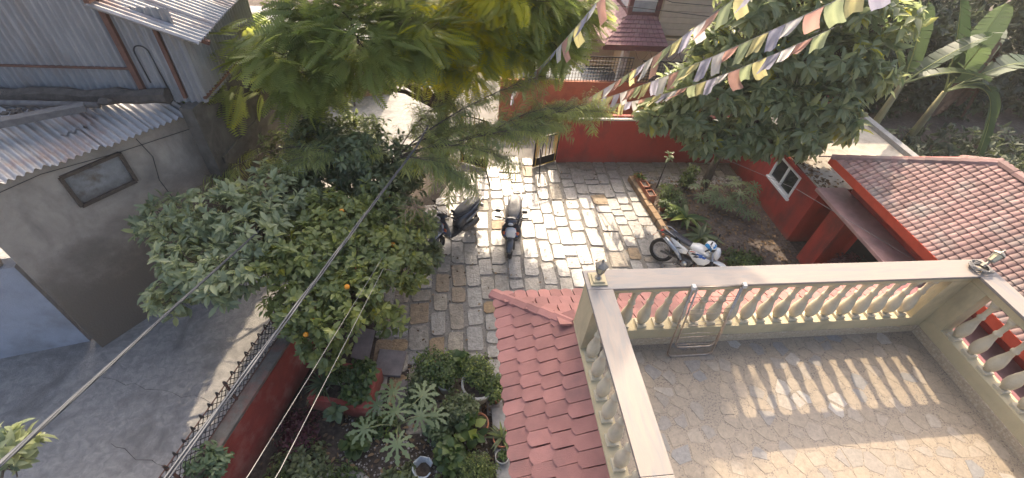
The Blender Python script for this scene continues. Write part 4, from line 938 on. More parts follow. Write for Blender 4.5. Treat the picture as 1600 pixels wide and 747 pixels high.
# --- tall feathery tree (double pinnate fronds)
jt = thing('feathery_tree', 'tall spreading tree with yellow green fern-like fronds over the lane', 'tree', (-.25,13.0,0))
jr = np.random.default_rng(101); jb = MB()
lob = [(-4.6,10.2,4.2,1.3,1.0,.75,170),(-3.2,9.9,4.7,1.2,1.0,.8,150),(-1.9,10.0,5.0,1.1,.9,.7,140),(-.7,10.6,5.0,.9,.9,.6,100),(-5.3,11.5,4.0,1.2,1.2,.8,120),(.9,11.8,4.9,1.1,1.0,.8,110),(2.1,12.0,5.1,1.0,.9,.7,95),(3.0,12.2,5.4,.8,.8,.6,60),(1.6,11.0,5.9,1.2,.9,.7,85),
       (-3.4,11.5,6.8,1.4,1.4,1.0,120),(-2.0,11.5,7.0,1.8,1.6,1.2,140),(.6,12.2,7.2,1.6,1.5,1.2,120),(2.2,12.6,7.2,1.0,1.2,1.0,70),(-3.0,13.0,9.4,1.7,1.6,1.3,110),(-1.0,13.0,9.8,2.1,1.9,1.4,140),(1.6,13.0,10.6,1.6,1.5,1.3,110),(-2.5,13.5,13.2,2.0,1.8,1.3,110),(.5,13.2,13.6,1.9,1.7,1.3,120),(3.0,13.0,13.6,1.3,1.3,1.2,130),(.4,11.5,4.1,.9,.8,.55,80),(1.5,11.8,4.35,.9,.8,.55,80),(-.4,12.2,3.7,.7,.7,.45,50),(2.5,11.6,4.5,.7,.7,.5,50),(-5.6,10.7,3.9,.8,.8,.6,90),(-5.1,11.9,3.3,.8,.8,.6,80),(-3.6,10.6,3.9,.7,.7,.5,70)]
C, A = lumps(jr, lob)
jb.tube([(-.25,13,-.1),(-.25,13,.1),(-.22,12.95,1.2),(-.2,12.9,2.0)], [.26,.22,.19,.17], 10)
for i, l_ in enumerate(lob):
    c = Vector(l_[:3]); f0 = Vector((-.2,12.9,1.7+.05*(i%6))); d = c-f0
    p1 = f0 + Vector((d.x*.22,d.y*.18,d.z*.38)) + Vector((jr.normal(0,.1),jr.normal(0,.1),.1)); p2 = f0 + Vector((d.x*.62,d.y*.6,d.z*.75)) + Vector((jr.normal(0,.15),jr.normal(0,.15),0))
    r_ = .1 if i < 8 else .085; jb.tube([f0, p1, p2, c], [r_, r_*.75, r_*.45, .015], 7)
S_ = np.array([l_[:3] for l_ in lob])
for q in C[::7]:
    k = int(np.argmin(((S_-q)**2).sum(1))); o = S_[k]; jb.tube([o, (o+q)/2+jr.normal(0,.08,3), q], [.016,.01,.004], 4, False)
jb.build('trunk', M['bark_dark'], jt, smooth=True)
k = 3; P = np.repeat(C,k,0)+jr.normal(0,.09,(len(C)*k,3)); Ax = np.repeat(A,k,0)
D = norm(Ax*[1,1,.3] + jr.normal(0,.6,(len(P),3))*[1,1,.4] + [0,0,-.18])
TN = np.repeat(jr.uniform(0,.7,len(C))+np.clip(1-np.abs(C[:,0]-.6)/2.2,0,1)*.55,k)+jr.uniform(-.1,.25,len(P)); kk = open_gap(P+D*.25)&open_gap(P+D*.5); P, D, TN = P[kk], D[kk], TN[kk]  # fronds near the crown's middle tinted yellower, standing in for sunlight through them
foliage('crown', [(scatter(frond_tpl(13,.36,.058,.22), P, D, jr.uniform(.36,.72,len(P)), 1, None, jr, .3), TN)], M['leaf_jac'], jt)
# ---------------------------------------------------------------- banana plants and the dark wood behind
def banana_leaf(mb_parts, base, tip, w_, rng, sag=.25, torn=.35):
    base, tip = Vector(base), Vector(tip); d = tip-base; L_ = d.length; t_ = d.normalized(); side = t_.cross(Vector((0,0,1))).normalized(); side = (side + Vector((0,0,rng.uniform(-.25,.25)))).normalized(); upn = side.cross(t_)
    n = 22; mid = []
    for i in range(n+1):
        u = i/n; mid.append(base + d*u + Vector((0,0,sag*L_*math.sin(PI*u*.9)*.5 - sag*L_*.55*u*u)))
    mb = mb_parts
    for s_ in (-1,1):
        for i in range(3, n):
            u0, u1 = i/n, (i+1)/n
            def wd(u): return w_*min(1,(u-.1)*6)**.6*(1-max(0,(u-.55)/.45)**2.2)**.5 if u < 1 else .01
            gap = rng.uniform(0,.5)*(1 if rng.random() < torn else 0); dz = rng.uniform(-.18,.06)*w_
            a, b = mid[i], mid[i+1]; e0 = mid[i]+side*s_*wd(u0)+upn*(w_*.28)+t_*.02; e1 = mid[i+1]+side*s_*wd(u1)*(1-.0*gap)+upn*(w_*.28)+t_*.02
            e1 = e1.lerp(e0, gap*.55); q = [a,b,e1+Vector((0,0,dz*.5)),e0+Vector((0,0,dz*.5))]
            mb.poly(q if s_ < 0 else q[::-1])
    return mid
def banana(label, base, top, leaves, seed, r0=.13):
    rng = random.Random(seed); t = thing('banana_plant', label, 'banana plant', base, 0, 'banana plants behind the annex')
    base, top = Vector(base), Vector(top); mb = MB(); mb.tube([base-Vector((0,0,.1)), base.lerp(top,.5)+Vector((.05,0,0)), top], [r0*1.2, r0, r0*.6], 9); mb.build('stem', mat_get('banana_stem'), t, smooth=True)
    for tip, w_, sag in leaves:
        lf_ = MB(); mid = banana_leaf(lf_, top, tip, w_, rng, sag); o = lf_.build('leaf', M['leaf_banana'], t)
        a = o.data.attributes.new('tint','FLOAT','POINT'); tv = rng.uniform(.1,.9); a.data.foreach_set('value', [tv]*len(o.data.vertices))
        rb = MB(); rb.tube(mid, [.03*(1-i/23)+.004 for i in range(len(mid))], 5, False); rb.build('midrib', mat_get('banana_rib'), o, smooth=True)
    return t
mat('banana_stem', (.3,.27,.12), (.2,.16,.08), .7, 8, .2, 30, stretch=(1,1,.2)); mat('banana_rib', (.36,.38,.14), (.3,.33,.12), .6, 6)
def mat_get(n): return bpy.data.materials[n]
banana('banana plant with a pale yellow stem and upright whole leaves', (14.95,13,0), (14.95,13,2.95), [((14.1,13.2,5.45),.38,.1),((12.9,13.3,5.0),.36,.1),((16.6,12.8,4.8),.4,.15),((17.4,12.4,3.6),.34,.25)], 1)
banana('banana plant with broad grey green leaves and drooping lower leaves', (17.3,13.4,0), (17.3,13.4,2.5), [((15.7,13.8,5.6),.5,.1),((17.6,13.9,5.4),.42,.1),((20.2,13.2,3.9),.55,.3),((19.2,12.0,1.2),.36,.9),((19.6,12.6,1.5),.34,.9),((16.3,12.6,4.6),.36,.2),((18.9,14.6,4.6),.45,.2)], 2)
db = MB(); rd = random.Random(4)
for k in range(7): banana_leaf(db, (18.3+.1*k,13.9,4.6-.15*k), (17.4+rd.uniform(-.2,1.6),13.6+rd.uniform(-.4,.3),1.2+rd.uniform(0,1.6)), .2, rd, .1, .6)
tag(db.build('dead_banana_leaves', mat('dead_leaf', (.16,.1,.07), (.09,.06,.045), .9, 10, .3, 40, stretch=(1,1,.3))), 'withered brown banana leaves hanging beside the banana plants', 'dead leaves')
wr = np.random.default_rng(55)
def wood(n, f): 
    P = np.array([f() for _ in range(n)]); return P
WP = wood(9000, lambda: (lambda x,y: (x, y, abs(wr.normal(0,1))*.0 + wr.uniform(0,1)**.8*(2.2+(y-15.0)*.9 + .8*math.sin(x*1.1)+.6*math.sin(x*2.3+y))))(wr.uniform(11.8,42), 15.8+wr.exponential(3.2)))
WP = WP[~((WP[:,0]<16.3)&(WP[:,1]>15.0))]
tag(foliage('woodland', [rosettes(WP, wr.normal(0,1,WP.shape)+[0,-.4,.6], 7, .34, wr, 1, .3, .4)], M['leaf_bg']), 'dark shrubby wood behind the banana plants', None, None, 'stuff')
BP = wood(1500, lambda: (wr.uniform(13.85,24), wr.uniform(8.6,14.0), wr.uniform(0,1)**1.6*1.0))
tag(foliage('undergrowth', [rosettes(BP, wr.normal(0,1,BP.shape)+[0,-.2,.8], 6, .26, wr, 1, .3, .4)], M['leaf_bg']), 'tangled low undergrowth behind the annex', None, None, 'stuff')
# ---------------------------------------------------------------- vehicles (built facing +x, z up)
M['tyre'] = mat('tyre', (.022,.021,.02), (.04,.037,.033), .85, 20, .3, 90)
M['alloy'] = mat('alloy', (.42,.42,.43), (.34,.34,.35), .35, 8, metal=.85)
M['steel'] = mat('steel', (.5,.5,.51), (.4,.39,.38), .28, 9, metal=.9)
M['engine'] = mat('engine', (.16,.155,.15), (.09,.085,.08), .5, 16, .3, 60, metal=.6)
M['seat'] = mat('seat', (.03,.034,.046), (.045,.05,.064), .42, 9, .25, 130)
M['seat_grey'] = mat('seat_grey', (.3,.28,.26), (.23,.215,.2), .4, 9, .2, 130)
M['gloss_dark'] = mat('gloss_dark', (.04,.042,.05), (.055,.057,.063), .22, 6, coat=.6)
M['gloss_grey'] = mat('gloss_grey', (.3,.33,.37), (.26,.29,.33), .25, 6, metal=.4, coat=.6)
M['gloss_white'] = mat('gloss_white', (.72,.72,.7), (.66,.66,.64), .3, 6, coat=.4)
M['gloss_blue'] = mat('gloss_blue', (.03,.12,.42), (.025,.09,.34), .25, 6, coat=.6)
M['helmet_blue'] = mat('helmet_blue', (.04,.3,.62), (.03,.22,.52), .22, 6, coat=.7)
M['decal_red'] = mat('decal_red', (.5,.05,.03), rough=.35); M['decal_orange'] = mat('decal_orange', (.6,.15,.06), rough=.35)
M['lens'] = mat('lens', (.6,.6,.6), rough=.1, spec=.9); M['tail'] = mat('tail', (.4,.02,.015), rough=.2)
def wheel(parent, x, R, w_, spokes, y=0, disc=True):
    o = MB().torus((x,y,R), (0,1,0), R-w_*.5, w_*.5, 28, 10).build('tyre', M['tyre'], parent, True, local=True)
    rim = MB().torus((x,y,R), (0,1,0), R-w_*1.05, w_*.16, 28, 6); rim.lathe([(.03,-.06),(.045,-.03),(.045,.03),(.03,.06)], 12, (x,y,R), Matrix.Rotation(PI/2,3,'X'))
    for k in range(spokes):
        a = 2*PI*k/spokes; b = a + (.18 if spokes > 8 else 0)*(1 if k%2 else -1)
        rim.tube([(x+.04*math.cos(a),y+(.03 if k%2 else -.03 if spokes > 8 else 0),R+.04*math.sin(a)),(x+(R-w_*1.05)*math.cos(b),y,R+(R-w_*1.05)*math.sin(b))], .004 if spokes > 8 else .016, 4)
    rim.build('rim', M['alloy'], o, local=True)
    if disc: MB().lathe([(.1,-.003),(.1,.003)], 20, (x,y-.05,R), Matrix.Rotation(PI/2,3,'X')).build('brake_disc', M['steel'], o, local=True)
    return o
def hull(secs, n=14, e=2.6): return MB().loft(secs, n, e)
def scooter(label, rear, front, body, accent, seatm, front_m, lean=.0, steer=0):
    rear, front = Vector((*rear,0)), Vector((*front,0)); d = front-rear; c = (rear+front)/2
    t = thing('scooter', label, 'scooter', (c.x,c.y,.035), math.atan2(d.y,d.x), 'scooters parked on the paving'); t.rotation_euler[0] = lean; t.scale = (1.03, 1.22, 1.05)
    B = lambda mb, n_, m_, s=True, p=None, bev=0: mb.build(n_, M[m_], p or t, s, bev, local=True)
    wheel(t, -.62, .235, .1, 6); wheel(t, .63, .24, .09, 6)
    bd = hull([(-.98,0,.72,.05,.04),(-.9,0,.69,.1,.09),(-.72,0,.63,.155,.15),(-.45,0,.56,.17,.19),(-.2,0,.5,.16,.2),(-.08,0,.44,.13,.17),(-.03,0,.38,.1,.12)]); B(bd, 'body', body)
    B(hull([(-.12,0,.3,.15,.05),(.05,0,.28,.155,.045),(.25,0,.29,.15,.05),(.33,0,.31,.14,.06)]), 'footboard', 'black')
    ap = hull([(.30,0,.34,.12,.06),(.34,0,.45,.2,.16),(.39,0,.6,.22,.22),(.41,0,.72,.2,.2),(.42,0,.85,.15,.12),(.40,0,.95,.1,.05)]); B(ap, 'front_apron', front_m)
    B(hull([(.42,0,.72,.05,.05),(.47,0,.7,.12,.16),(.52,0,.62,.1,.14),(.55,0,.52,.05,.05)]), 'nose', accent)
    B(hull([(.36,0,.5,.055,.05),(.5,0,.54,.075,.05),(.66,0,.53,.08,.045),(.82,0,.46,.07,.04),(.9,0,.38,.05,.03)]), 'front_fender', front_m)
    B(hull([(-.92,0,.79,.06,.02),(-.8,0,.80,.12,.045),(-.55,0,.80,.15,.05),(-.42,0,.775,.155,.045),(-.3,0,.765,.15,.045),(-.1,0,.745,.1,.04),(-.03,0,.72,.06,.025)]), 'seat', seatm)
    hb = hull([(.26,0,1.0,.06,.03),(.34,0,1.0,.13,.06),(.42,0,.99,.13,.06),(.48,0,.96,.07,.04)]); B(hb, 'headset', body)
    B(MB().tube([(.28,-.34,1.0),(.33,-.12,1.01),(.33,.12,1.01),(.28,.34,1.0)], .014, 8), 'handlebar', 'black')
    for s_ in (-1,1):
        B(MB().tube([(.285,s_*.23,1.005),(.275,s_*.36,1.0)], .02, 8), 'grip', 'tyre'); B(MB().tube([(.34,s_*.22,1.0),(.31,s_*.33,.98)], .007, 5), 'brake_lever', 'steel')
        mm = MB().tube([(.33,s_*.16,1.02),(.3,s_*.26,1.2)], .007, 5); mo = B(mm, 'mirror', 'black'); B(MB().loft([(.285,s_*.28,1.22,.01,.01),(.29,s_*.28,1.22,.06,.045),(.31,s_*.28,1.22,.055,.04),(.325,s_*.28,1.22,.01,.01)],12,2.2), 'mirror_head', 'black', True, mo)
        B(MB().tube([(.63,s_*.075,.25),(.5,s_*.075,.6)], .022, 8), 'fork_leg', 'black'); B(hull([(.455,s_*.15,.66,.02,.03),(.475,s_*.145,.66,.04,.06),(.5,s_*.13,.65,.02,.03)],10,2.2), 'indicator', 'decal_orange')
        B(MB().tube([(-.5,s_*.13,.72),(-.75,s_*.16,.82),(-.98,s_*.1,.84),(-1.0,0,.84)], .013, 6), 'grab_rail', 'steel')
        B(hull([(-.75,s_*.165,.6,.004,.03),(-.5,s_*.178,.56,.006,.05),(-.25,s_*.165,.5,.004,.03)],10,2), 'side_trim', accent)
    B(hull([(.48,0,.98,.045,.03),(.5,0,.97,.06,.045),(.51,0,.96,.03,.02)],12,2.2), 'headlight', 'lens'); B(hull([(-1.0,0,.7,.04,.02),(-.97,0,.71,.08,.035),(-.93,0,.71,.08,.035)],12,2.2), 'tail_light', 'tail')
    B(MB().box(-1.02,-1.0,-.09,.09,.5,.6), 'number_plate', 'gloss_white', False); B(MB().beam((-.9,0,.66),(-1.01,0,.48),.1,.01), 'rear_mudguard', 'black', False)
    B(MB().tube([(-.35,-.14,.22),(-.6,-.17,.26),(-.92,-.18,.36)], [.03,.055,.06], 10), 'muffler', 'engine'); B(hull([(-.75,.12,.28,.04,.06),(-.6,.12,.27,.06,.1),(-.3,.12,.26,.06,.1),(-.15,.1,.27,.04,.06)],10), 'engine', 'engine')
    B(MB().beam((.456,-.11,.80),(.456,.11,.80),.02,.025), 'front_stripe', 'decal_orange', False); B(MB().beam((.50,-.1,.70),(.47,-.13,.55),.03,.02).beam((.50,.1,.70),(.47,.13,.55),.03,.02), 'front_stripe', 'gloss_blue', False)
    B(MB().tube([(-.15,-.1,.2),(-.1,-.18,-.01)], .012, 6), 'stand', 'black')
    return t
scooter('dark scooter with grey seat, blue and white nose and orange stripe on sunlit paving', (1.80,9.55), (1.54,8.32), 'gloss_dark', 'gloss_white', 'seat_grey', 'gloss_dark', .08)
scooter('dark scooter with black seat parked half under the shrubs', (.55,9.45), (-.34,8.58), 'gloss_dark', 'gloss_grey', 'seat', 'gloss_grey', .1)
# --- trail motorcycle
def motorcycle(rear, front):
    rear, front = Vector((*rear,0)), Vector((*front,0)); d = front-rear; c = (rear+front)/2
    t = thing('motorcycle', 'white trail motorcycle with dark seat and blue tank marks beside the flower bed', 'motorcycle', (c.x,c.y,.03), math.atan2(d.y,d.x)); t.rotation_euler[0] = -.24; t.scale = (1.06, 1.08, 1.07)
    B = lambda mb, n_, m_, s=True, p=None, bev=0: mb.build(n_, M[m_], p or t, s, bev, local=True)
    wheel(t, -.68, .32, .1, 28); wheel(t, .68, .345, .085, 28)
    for s_ in (-1,1):
        B(MB().tube([(.68,s_*.085,.345),(.55,s_*.085,.66),(.42,s_*.085,.98)], [.024,.028,.022], 8), 'fork_leg', 'steel'); B(MB().tube([(.64,s_*.085,.44),(.5,s_*.085,.78)], .034, 8), 'fork_gaiter', 'black')
        B(MB().beam((-.68,s_*.07,.32),(-.12,s_*.06,.4),.03,.05), 'swingarm', 'engine', False)
        B(MB().tube([(.38,0,1.0),(.35,s_*.16,1.06),(.3,s_*.38,1.08)], .012, 8), 'handlebar', 'black'); B(MB().tube([(.32,s_*.28,1.075),(.295,s_*.41,1.08)], .019, 8), 'grip', 'tyre')
        mo = B(MB().tube([(.34,s_*.22,1.07),(.32,s_*.3,1.26)], .006, 5), 'mirror', 'black'); B(MB().loft([(.30,s_*.31,1.28,.01,.01),(.305,s_*.31,1.28,.06,.04),(.325,s_*.31,1.28,.05,.035),(.335,s_*.31,1.28,.01,.01)],12,2.2), 'mirror_head', 'black', True, mo)
        # white side panel sweeping from tank shroud to tail
        sp = hull([(-.6,s_*.09,.78,.012,.03),(-.42,s_*.125,.74,.02,.07),(-.22,s_*.15,.68,.02,.1),(-.08,s_*.15,.7,.018,.06)],12,2.4); B(sp, 'side_panel', 'gloss_white')
        shd = hull([(-.06,s_*.14,.74,.015,.05),(.1,s_*.17,.72,.02,.11),(.28,s_*.185,.7,.022,.14),(.4,s_*.18,.72,.018,.1),(.47,s_*.16,.76,.01,.03)],12,2.4); so = B(shd, 'tank_shroud', 'gloss_white')
        for x0, x1, z0, z1, m_ in ((-.03,.08,.79,.82,'decal_red'),(.02,.16,.74,.80,'gloss_dark'),(.12,.27,.79,.84,'gloss_blue'),(.2,.36,.76,.83,'gloss_blue'),(.1,.2,.70,.76,'gloss_dark')):
            B(MB().obox(((x0+x1)/2,s_*.2,(z0+z1)/2), ((x1-x0)/2,0,.02), (0,.004,0), (.015,0,(z1-z0)/2)), 'decal', m_, False, so)
        B(MB().obox((-.3,s_*.172,.7),(.05,0,.015),(0,.003,0),(.02,0,.02)), 'decal', 'gloss_dark', False, so)
        B(MB().tube([(.36,s_*.05,.94),(.2,s_*.12,.6),(.1,s_*.13,.3),(-.15,s_*.12,.28),(-.25,s_*.1,.5),(-.45,s_*.1,.78)], .018, 6), 'frame_tube', 'black')
        B(MB().tube([(-.2,s_*.12,.3),(-.2,s_*.24,.29)], .014, 6), 'foot_peg', 'steel')
        B(hull([(-.82,s_*.12,.78,.02,.02),(-.8,s_*.14,.78,.035,.03),(-.77,s_*.12,.78,.02,.02)],10,2), 'indicator', 'decal_orange')
    B(hull([(-.12,0,.84,.1,.05),(.02,0,.86,.15,.1),(.18,0,.87,.16,.11),(.32,0,.86,.13,.1),(.4,0,.84,.07,.05)]), 'fuel_tank', 'gloss_white')
    B(hull([(-.7,0,.9,.06,.02),(-.6,0,.89,.11,.04),(-.3,0,.86,.125,.05),(-.1,0,.85,.11,.05),(.06,0,.9,.08,.045),(.12,0,.93,.05,.03)]), 'seat', 'seat')
    B(hull([(-1.0,0,.74,.06,.01),(-.85,0,.8,.085,.02),(-.65,0,.82,.1,.03),(-.45,0,.8,.1,.03)]), 'rear_fender', 'black')
    B(MB().tube([(-.5,.12,.88),(-.75,.13,.93),(-.86,.06,.94),(-.86,-.06,.94),(-.75,-.13,.93),(-.5,-.12,.88)], .013, 6), 'grab_rail', 'steel')
    B(hull([(-.92,0,.79,.03,.02),(-.9,0,.8,.06,.03),(-.85,0,.81,.05,.03)],10,2.2), 'tail_light', 'tail'); B(MB().beam((-.95,0,.74),(-1.02,0,.6),.16,.008), 'number_plate', 'decal_red', False)
    B(hull([(.3,0,.72,.05,.02),(.55,0,.77,.09,.025),(.75,0,.78,.095,.025),(.95,0,.72,.07,.018),(1.05,0,.66,.03,.01)]), 'front_fender', 'gloss_white')
    B(hull([(.42,0,1.02,.09,.09),(.5,0,.98,.12,.14),(.56,0,.93,.1,.11),(.58,0,.9,.05,.06)]), 'headlight_cowl', 'gloss_white'); B(hull([(.57,0,.93,.05,.05),(.585,0,.92,.07,.07),(.59,0,.92,.03,.03)],12,2), 'headlight', 'lens')
    B(hull([(-.18,0,.42,.09,.1),(-.05,0,.38,.13,.14),(.12,0,.4,.13,.14),(.22,0,.45,.08,.1)],12,3), 'engine', 'engine'); B(MB().lathe([(.08,0),(.1,.03),(.1,.06),(.08,.08),(.1,.1),(.1,.14),(.07,.2)],12,(.1,0,.5),Matrix.Rotation(.35,3,'Y')), 'cylinder_head', 'engine')
    B(MB().lathe([(.07,0),(.09,.02),(.06,.05)],14,(-.02,-.13,.38),Matrix.Rotation(PI/2,3,'X')), 'clutch_cover', 'steel')
    B(MB().tube([(.18,-.1,.5),(.24,-.13,.36),(.1,-.15,.28),(-.15,-.15,.42)], .022, 8), 'exhaust_pipe', 'rust'); B(MB().tube([(-.12,-.16,.45),(-.3,-.17,.58),(-.72,-.175,.76)], [.035,.055,.055], 12), 'muffler', 'gloss_grey')
    B(MB().tube([(-.1,.12,.28),(-.02,.3,-.02)], .013, 6), 'side_stand', 'black'); B(MB().tube([(-.55,.09,.75),(-.5,.06,.45)], .03, 8), 'shock_absorber', 'decal_red')
    return t
mt = motorcycle((5.59,8.01), (6.51,7.0))
hm = thing('helmet', 'blue and white motorcycle helmet resting on the trail bike tank', 'helmet', (6.44,7.42,1.04), math.atan2(-1.01,.92)-.5)
hl_ = MB(); prof = [(.03,.255),(.085,.235),(.12,.19),(.135,.13),(.13,.07),(.115,.02),(.105,0)]
hl_.lathe(prof[::-1], 20); hl_.v = [(x*1.12,y,z) for x,y,z in hl_.v]; hl_.build('shell', M['gloss_white'], hm, True, local=True)
for a0, a1, z0, z1, m_ in ((.6,2.2,.1,.2,'helmet_blue'),(-2.2,-.6,.1,.2,'helmet_blue'),(2.4,3.9,.03,.13,'helmet_blue'),(-.5,.5,.2,.24,'helmet_blue'),(.9,1.9,.04,.08,'gloss_dark'),(-.7,.7,.055,.15,'glass')):
    mb = MB(); n_ = 8
    def rad(z):
        for (r0_, z0_), (r1_, z1_) in zip(prof, prof[1:]):
            if z1_ <= z <= z0_: return r0_ + (r1_-r0_)*(z0_-z)/(z0_-z1_)
        return .1
    for i in range(n_+1):
        a = a0+(a1-a0)*i/n_
        for j in range(4):
            z = z0+(z1-z0)*j/3 + .02*math.sin(a*3)*(m_!='glass'); r_ = rad(z)+.005; mb.v.append((r_*1.12*math.cos(a), r_*math.sin(a), z))
    for i in range(n_):
        for j in range(3): b = i*4+j; mb.f.append((b,b+4,b+5,b+1))
    mb.build('visor' if m_ == 'glass' else 'stripe', M[m_], hm, True, local=True)
# ---------------------------------------------------------------- plants in pots and beds
def tints(o, v):
    a = o.data.attributes.new('tint','FLOAT','POINT'); a.data.foreach_set('value', [v]*len(o.data.vertices)); return o
def pot_mesh(r_, h_, square=False):
    mb = MB(); mb.lathe([(r_*.68,0),(r_*.9,h_*.8),(r_,h_*.82),(r_*1.02,h_),(r_*.9,h_),(r_*.86,h_*.86),(.01,h_*.85)], 20); return mb
def bush(t, c, R, n, lm, ls, seed, k=6, width=.5, droop=.1):
    rng = np.random.default_rng(seed); C, A = lumps(rng, [(*c, R[0], R[1], R[2], n)])
    mb = MB(); 
    for q in C[::max(1,n//14)]: mb.tube([(c[0]+rng.normal(0,.02),c[1]+rng.normal(0,.02),c[2]-R[2]*1.05), (np.array(c)+q)/2-[0,0,R[2]*.2], q], [.012,.008,.003], 4, False)
    mb.build('stem', M['bark_dark'], t)
    foliage('foliage', [rosettes(C, A, k, ls, rng, 1, droop, width)], M[lm], t)
def straps(t, c, n, L_, lm, seed, w_=.12, up_=.7, droop=.6):
    rng = np.random.default_rng(seed); a = rng.uniform(0,2*PI,n); D = np.c_[np.cos(a),np.sin(a),rng.uniform(.2,1.4,n)*up_]
    P = np.tile(c,(n,1)) + np.c_[np.cos(a),np.sin(a),np.zeros(n)]*.02
    foliage('foliage', [(scatter(strap_tpl(5,droop,.5), P, D, rng.uniform(.7,1.15,n)*L_, w_*2, None, rng, .1), rng.uniform(.1,1,n))], M[lm], t)
def potted(label, loc, r_, h_, pm, cat='potted plant', group='potted plants below the pink roof'):
    t = thing('potted_plant', label, cat, loc, 0, group)
    mb = pot_mesh(r_, h_); mb.v = [(x+loc[0],y+loc[1],z+loc[2]) for x,y,z in mb.v]; mb.build('pot', M[pm], t, True)
    MB().lathe([(r_*.88,h_*.85),(r_*.86,h_*.9)], 16, loc).build('potting_soil', M['soil'], t)
    return t
t = potted('clipped boxwood ball in a pale bowl beside the pink roof', (.47,4.45,0), .34, .5, 'whitepot'); bush(t, (.45,4.6,.74), (.33,.33,.28), 420, 'leaf_box', .05, 1, 6)
t = potted('loose grey green shrub in a terracotta pot at the edge of the paving', (-.42,4.85,0), .22, .36, 'terracotta'); bush(t, (-.42,4.85,.62), (.4,.36,.3), 260, 'leaf_garden', .06, 2, 6)
t = potted('thin twiggy shrub in a small pale rimmed pot', (-.18,4.6,0), .17, .34, 'whitepot'); bush(t, (-.18,4.6,.55), (.24,.22,.24), 110, 'leaf_garden', .06, 3, 5)
t = potted('plant with bright round green leaves beside the boxwood ball', (.05,4.95,0), .16, .3, 'terracotta'); bush(t, (.05,4.95,.45), (.26,.2,.16), 50, 'leaf_garden', .16, 4, 5, .8)
t = potted('dark trailing shrub spilling from a hidden pot', (-.62,4.6,0), .2, .3, 'terracotta'); bush(t, (-.62,4.6,.4), (.3,.36,.28), 260, 'leaf_dark', .07, 5, 6)
t = potted('low leafy shrub in front of the pale bowl', (.15,4.0,0), .2, .26, 'terracotta'); bush(t, (.1,4.0,.4), (.34,.34,.26), 260, 'leaf_dark', .075, 6, 6)
t = potted('broad paddle leaved plant in an open terracotta pot', (.42,3.72,0), .21, .34, 'terracotta'); bush(t, (.34,3.64,.42), (.2,.22,.14), 12, 'leaf_garden', .24, 7, 4, .7)
t = potted('small fern in the terracotta pot against the kerb', (.86,3.42,0), .17, .3, 'terracotta'); straps(t, (.86,3.42,.28), 22, .3, 'leaf_dark', 8, .09)
t = potted('seedling in a small pale ringed pot', (.84,3.12,0), .13, .22, 'whitepot'); bush(t, (.84,3.12,.26), (.09,.09,.06), 14, 'leaf_garden', .07, 9, 5)
t = potted('leafy bush hanging over the kerb under the pink eave', (.8,4.35,0), .2, .34, 'terracotta'); bush(t, (.8,4.35,.5), (.28,.3,.24), 190, 'leaf_box', .07, 10, 6)
def shrub(name, label, c, R, n, lm, ls, seed, cat='shrub', width=.5, k=6, group=None):
    t = thing(name, label, cat, (c[0],c[1],0), 0, group); bush(t, c, R, n, lm, ls, seed, k, width); return t
shrub('ball_shrub', 'brownish clipped ball shrub in the shaded garden', (.36,2.86,.3), (.36,.36,.3), 620, 'leaf_olive' if 'leaf_olive' in M else 'leaf_box', .035, 11)
shrub('leafy_clump', 'crinkled bright green leafy clump beside the broken pale pot', (-.1,3.2,.3), (.22,.26,.26), 60, 'leaf_garden', .15, 12, 'plant', .8)
shrub('leafy_clump', 'grey green low weeds between papaya and pots', (-.3,3.75,.2), (.26,.3,.18), 80, 'leaf_papaya', .13, 13, 'plant', .45)
shrub('leafy_clump', 'dark creeping plants along the foot of the red lane wall', (-2.75,3.25,.1), (.5,.45,.14), 160, 'leaf_dark', .1, 14, 'plant')
shrub('leafy_clump', 'round leaved seedling beside the planter box', (-1.85,3.55,.16), (.16,.14,.1), 12, 'leaf_garden', .17, 15, 'plant', .95)
for k, (lab, c, R, n_, lm, ls, w_) in enumerate((('trailing creeper with small leaves below the planter box', (-1.55,3.95,.08), (.45,.3,.1), 120, 'leaf_garden', .08, .6), ('dry brownish weeds in the corner by the lane wall', (-2.9,3.9,.12), (.4,.5,.14), 120, 'leaf_purple', .08, .4), ('tuft of grassy weeds inside the stone edging', (-2.0,2.9,.12), (.4,.35,.14), 120, 'leaf_garden', .1, .25), ('low bright creeper beside the clipped ball shrub', (-.05,2.65,.12), (.35,.3,.14), 120, 'leaf_box', .09, .6), ('silvery leaved clump behind the papaya stem', (-.75,4.35,.18), (.3,.28,.16), 90, 'leaf_papaya', .1, .4), ('small dark leaved clump beside the broken pot', (-1.0,2.85,.12), (.35,.3,.14), 110, 'leaf_dark', .1, .5))): shrub('leafy_clump', lab, c, R, n_, lm, ls, 300+k, 'plant', w_)
# papaya with star leaves
pp = thing('papaya_plant', 'young papaya plant with large star shaped leaves in the garden', 'plant', (-1.02,3.62,0))
pr = np.random.default_rng(3); st_ = MB(); st_.tube([(-1.02,3.62,-.05),(-1.0,3.6,.4),(-1.01,3.58,.82)], [.035,.03,.022], 8)
LV = [(-1.12,4.12,.98,.34),(-1.38,3.92,.92,.33),(-1.04,3.7,1.08,.36),(-.58,4.02,1.0,.36),(-.62,3.62,1.02,.36),(-.38,3.66,.9,.3),(-.98,3.18,1.0,.36),(-1.55,3.5,.92,.34)]
P=[];D=[];U=[];Z=[]
for x,y,z,s_ in LV:
    top = Vector((-1.01,3.58,.8)); e = Vector((x,y,z)); st_.tube([top, top.lerp(e,.5)+Vector((0,0,.1)), e], [.012,.01,.008], 5)
    d = np.array([x+1.01,y-3.58,.0]); d = d/max(np.linalg.norm(d),.05); P.append((x,y,z)); D.append(d+[0,0,-.15]); U.append(np.array([0,-.15,1])); Z.append(s_)
st_.build('stem', mat('papaya_stem', (.22,.24,.1), (.16,.18,.08), .6, 8), pp, smooth=True)
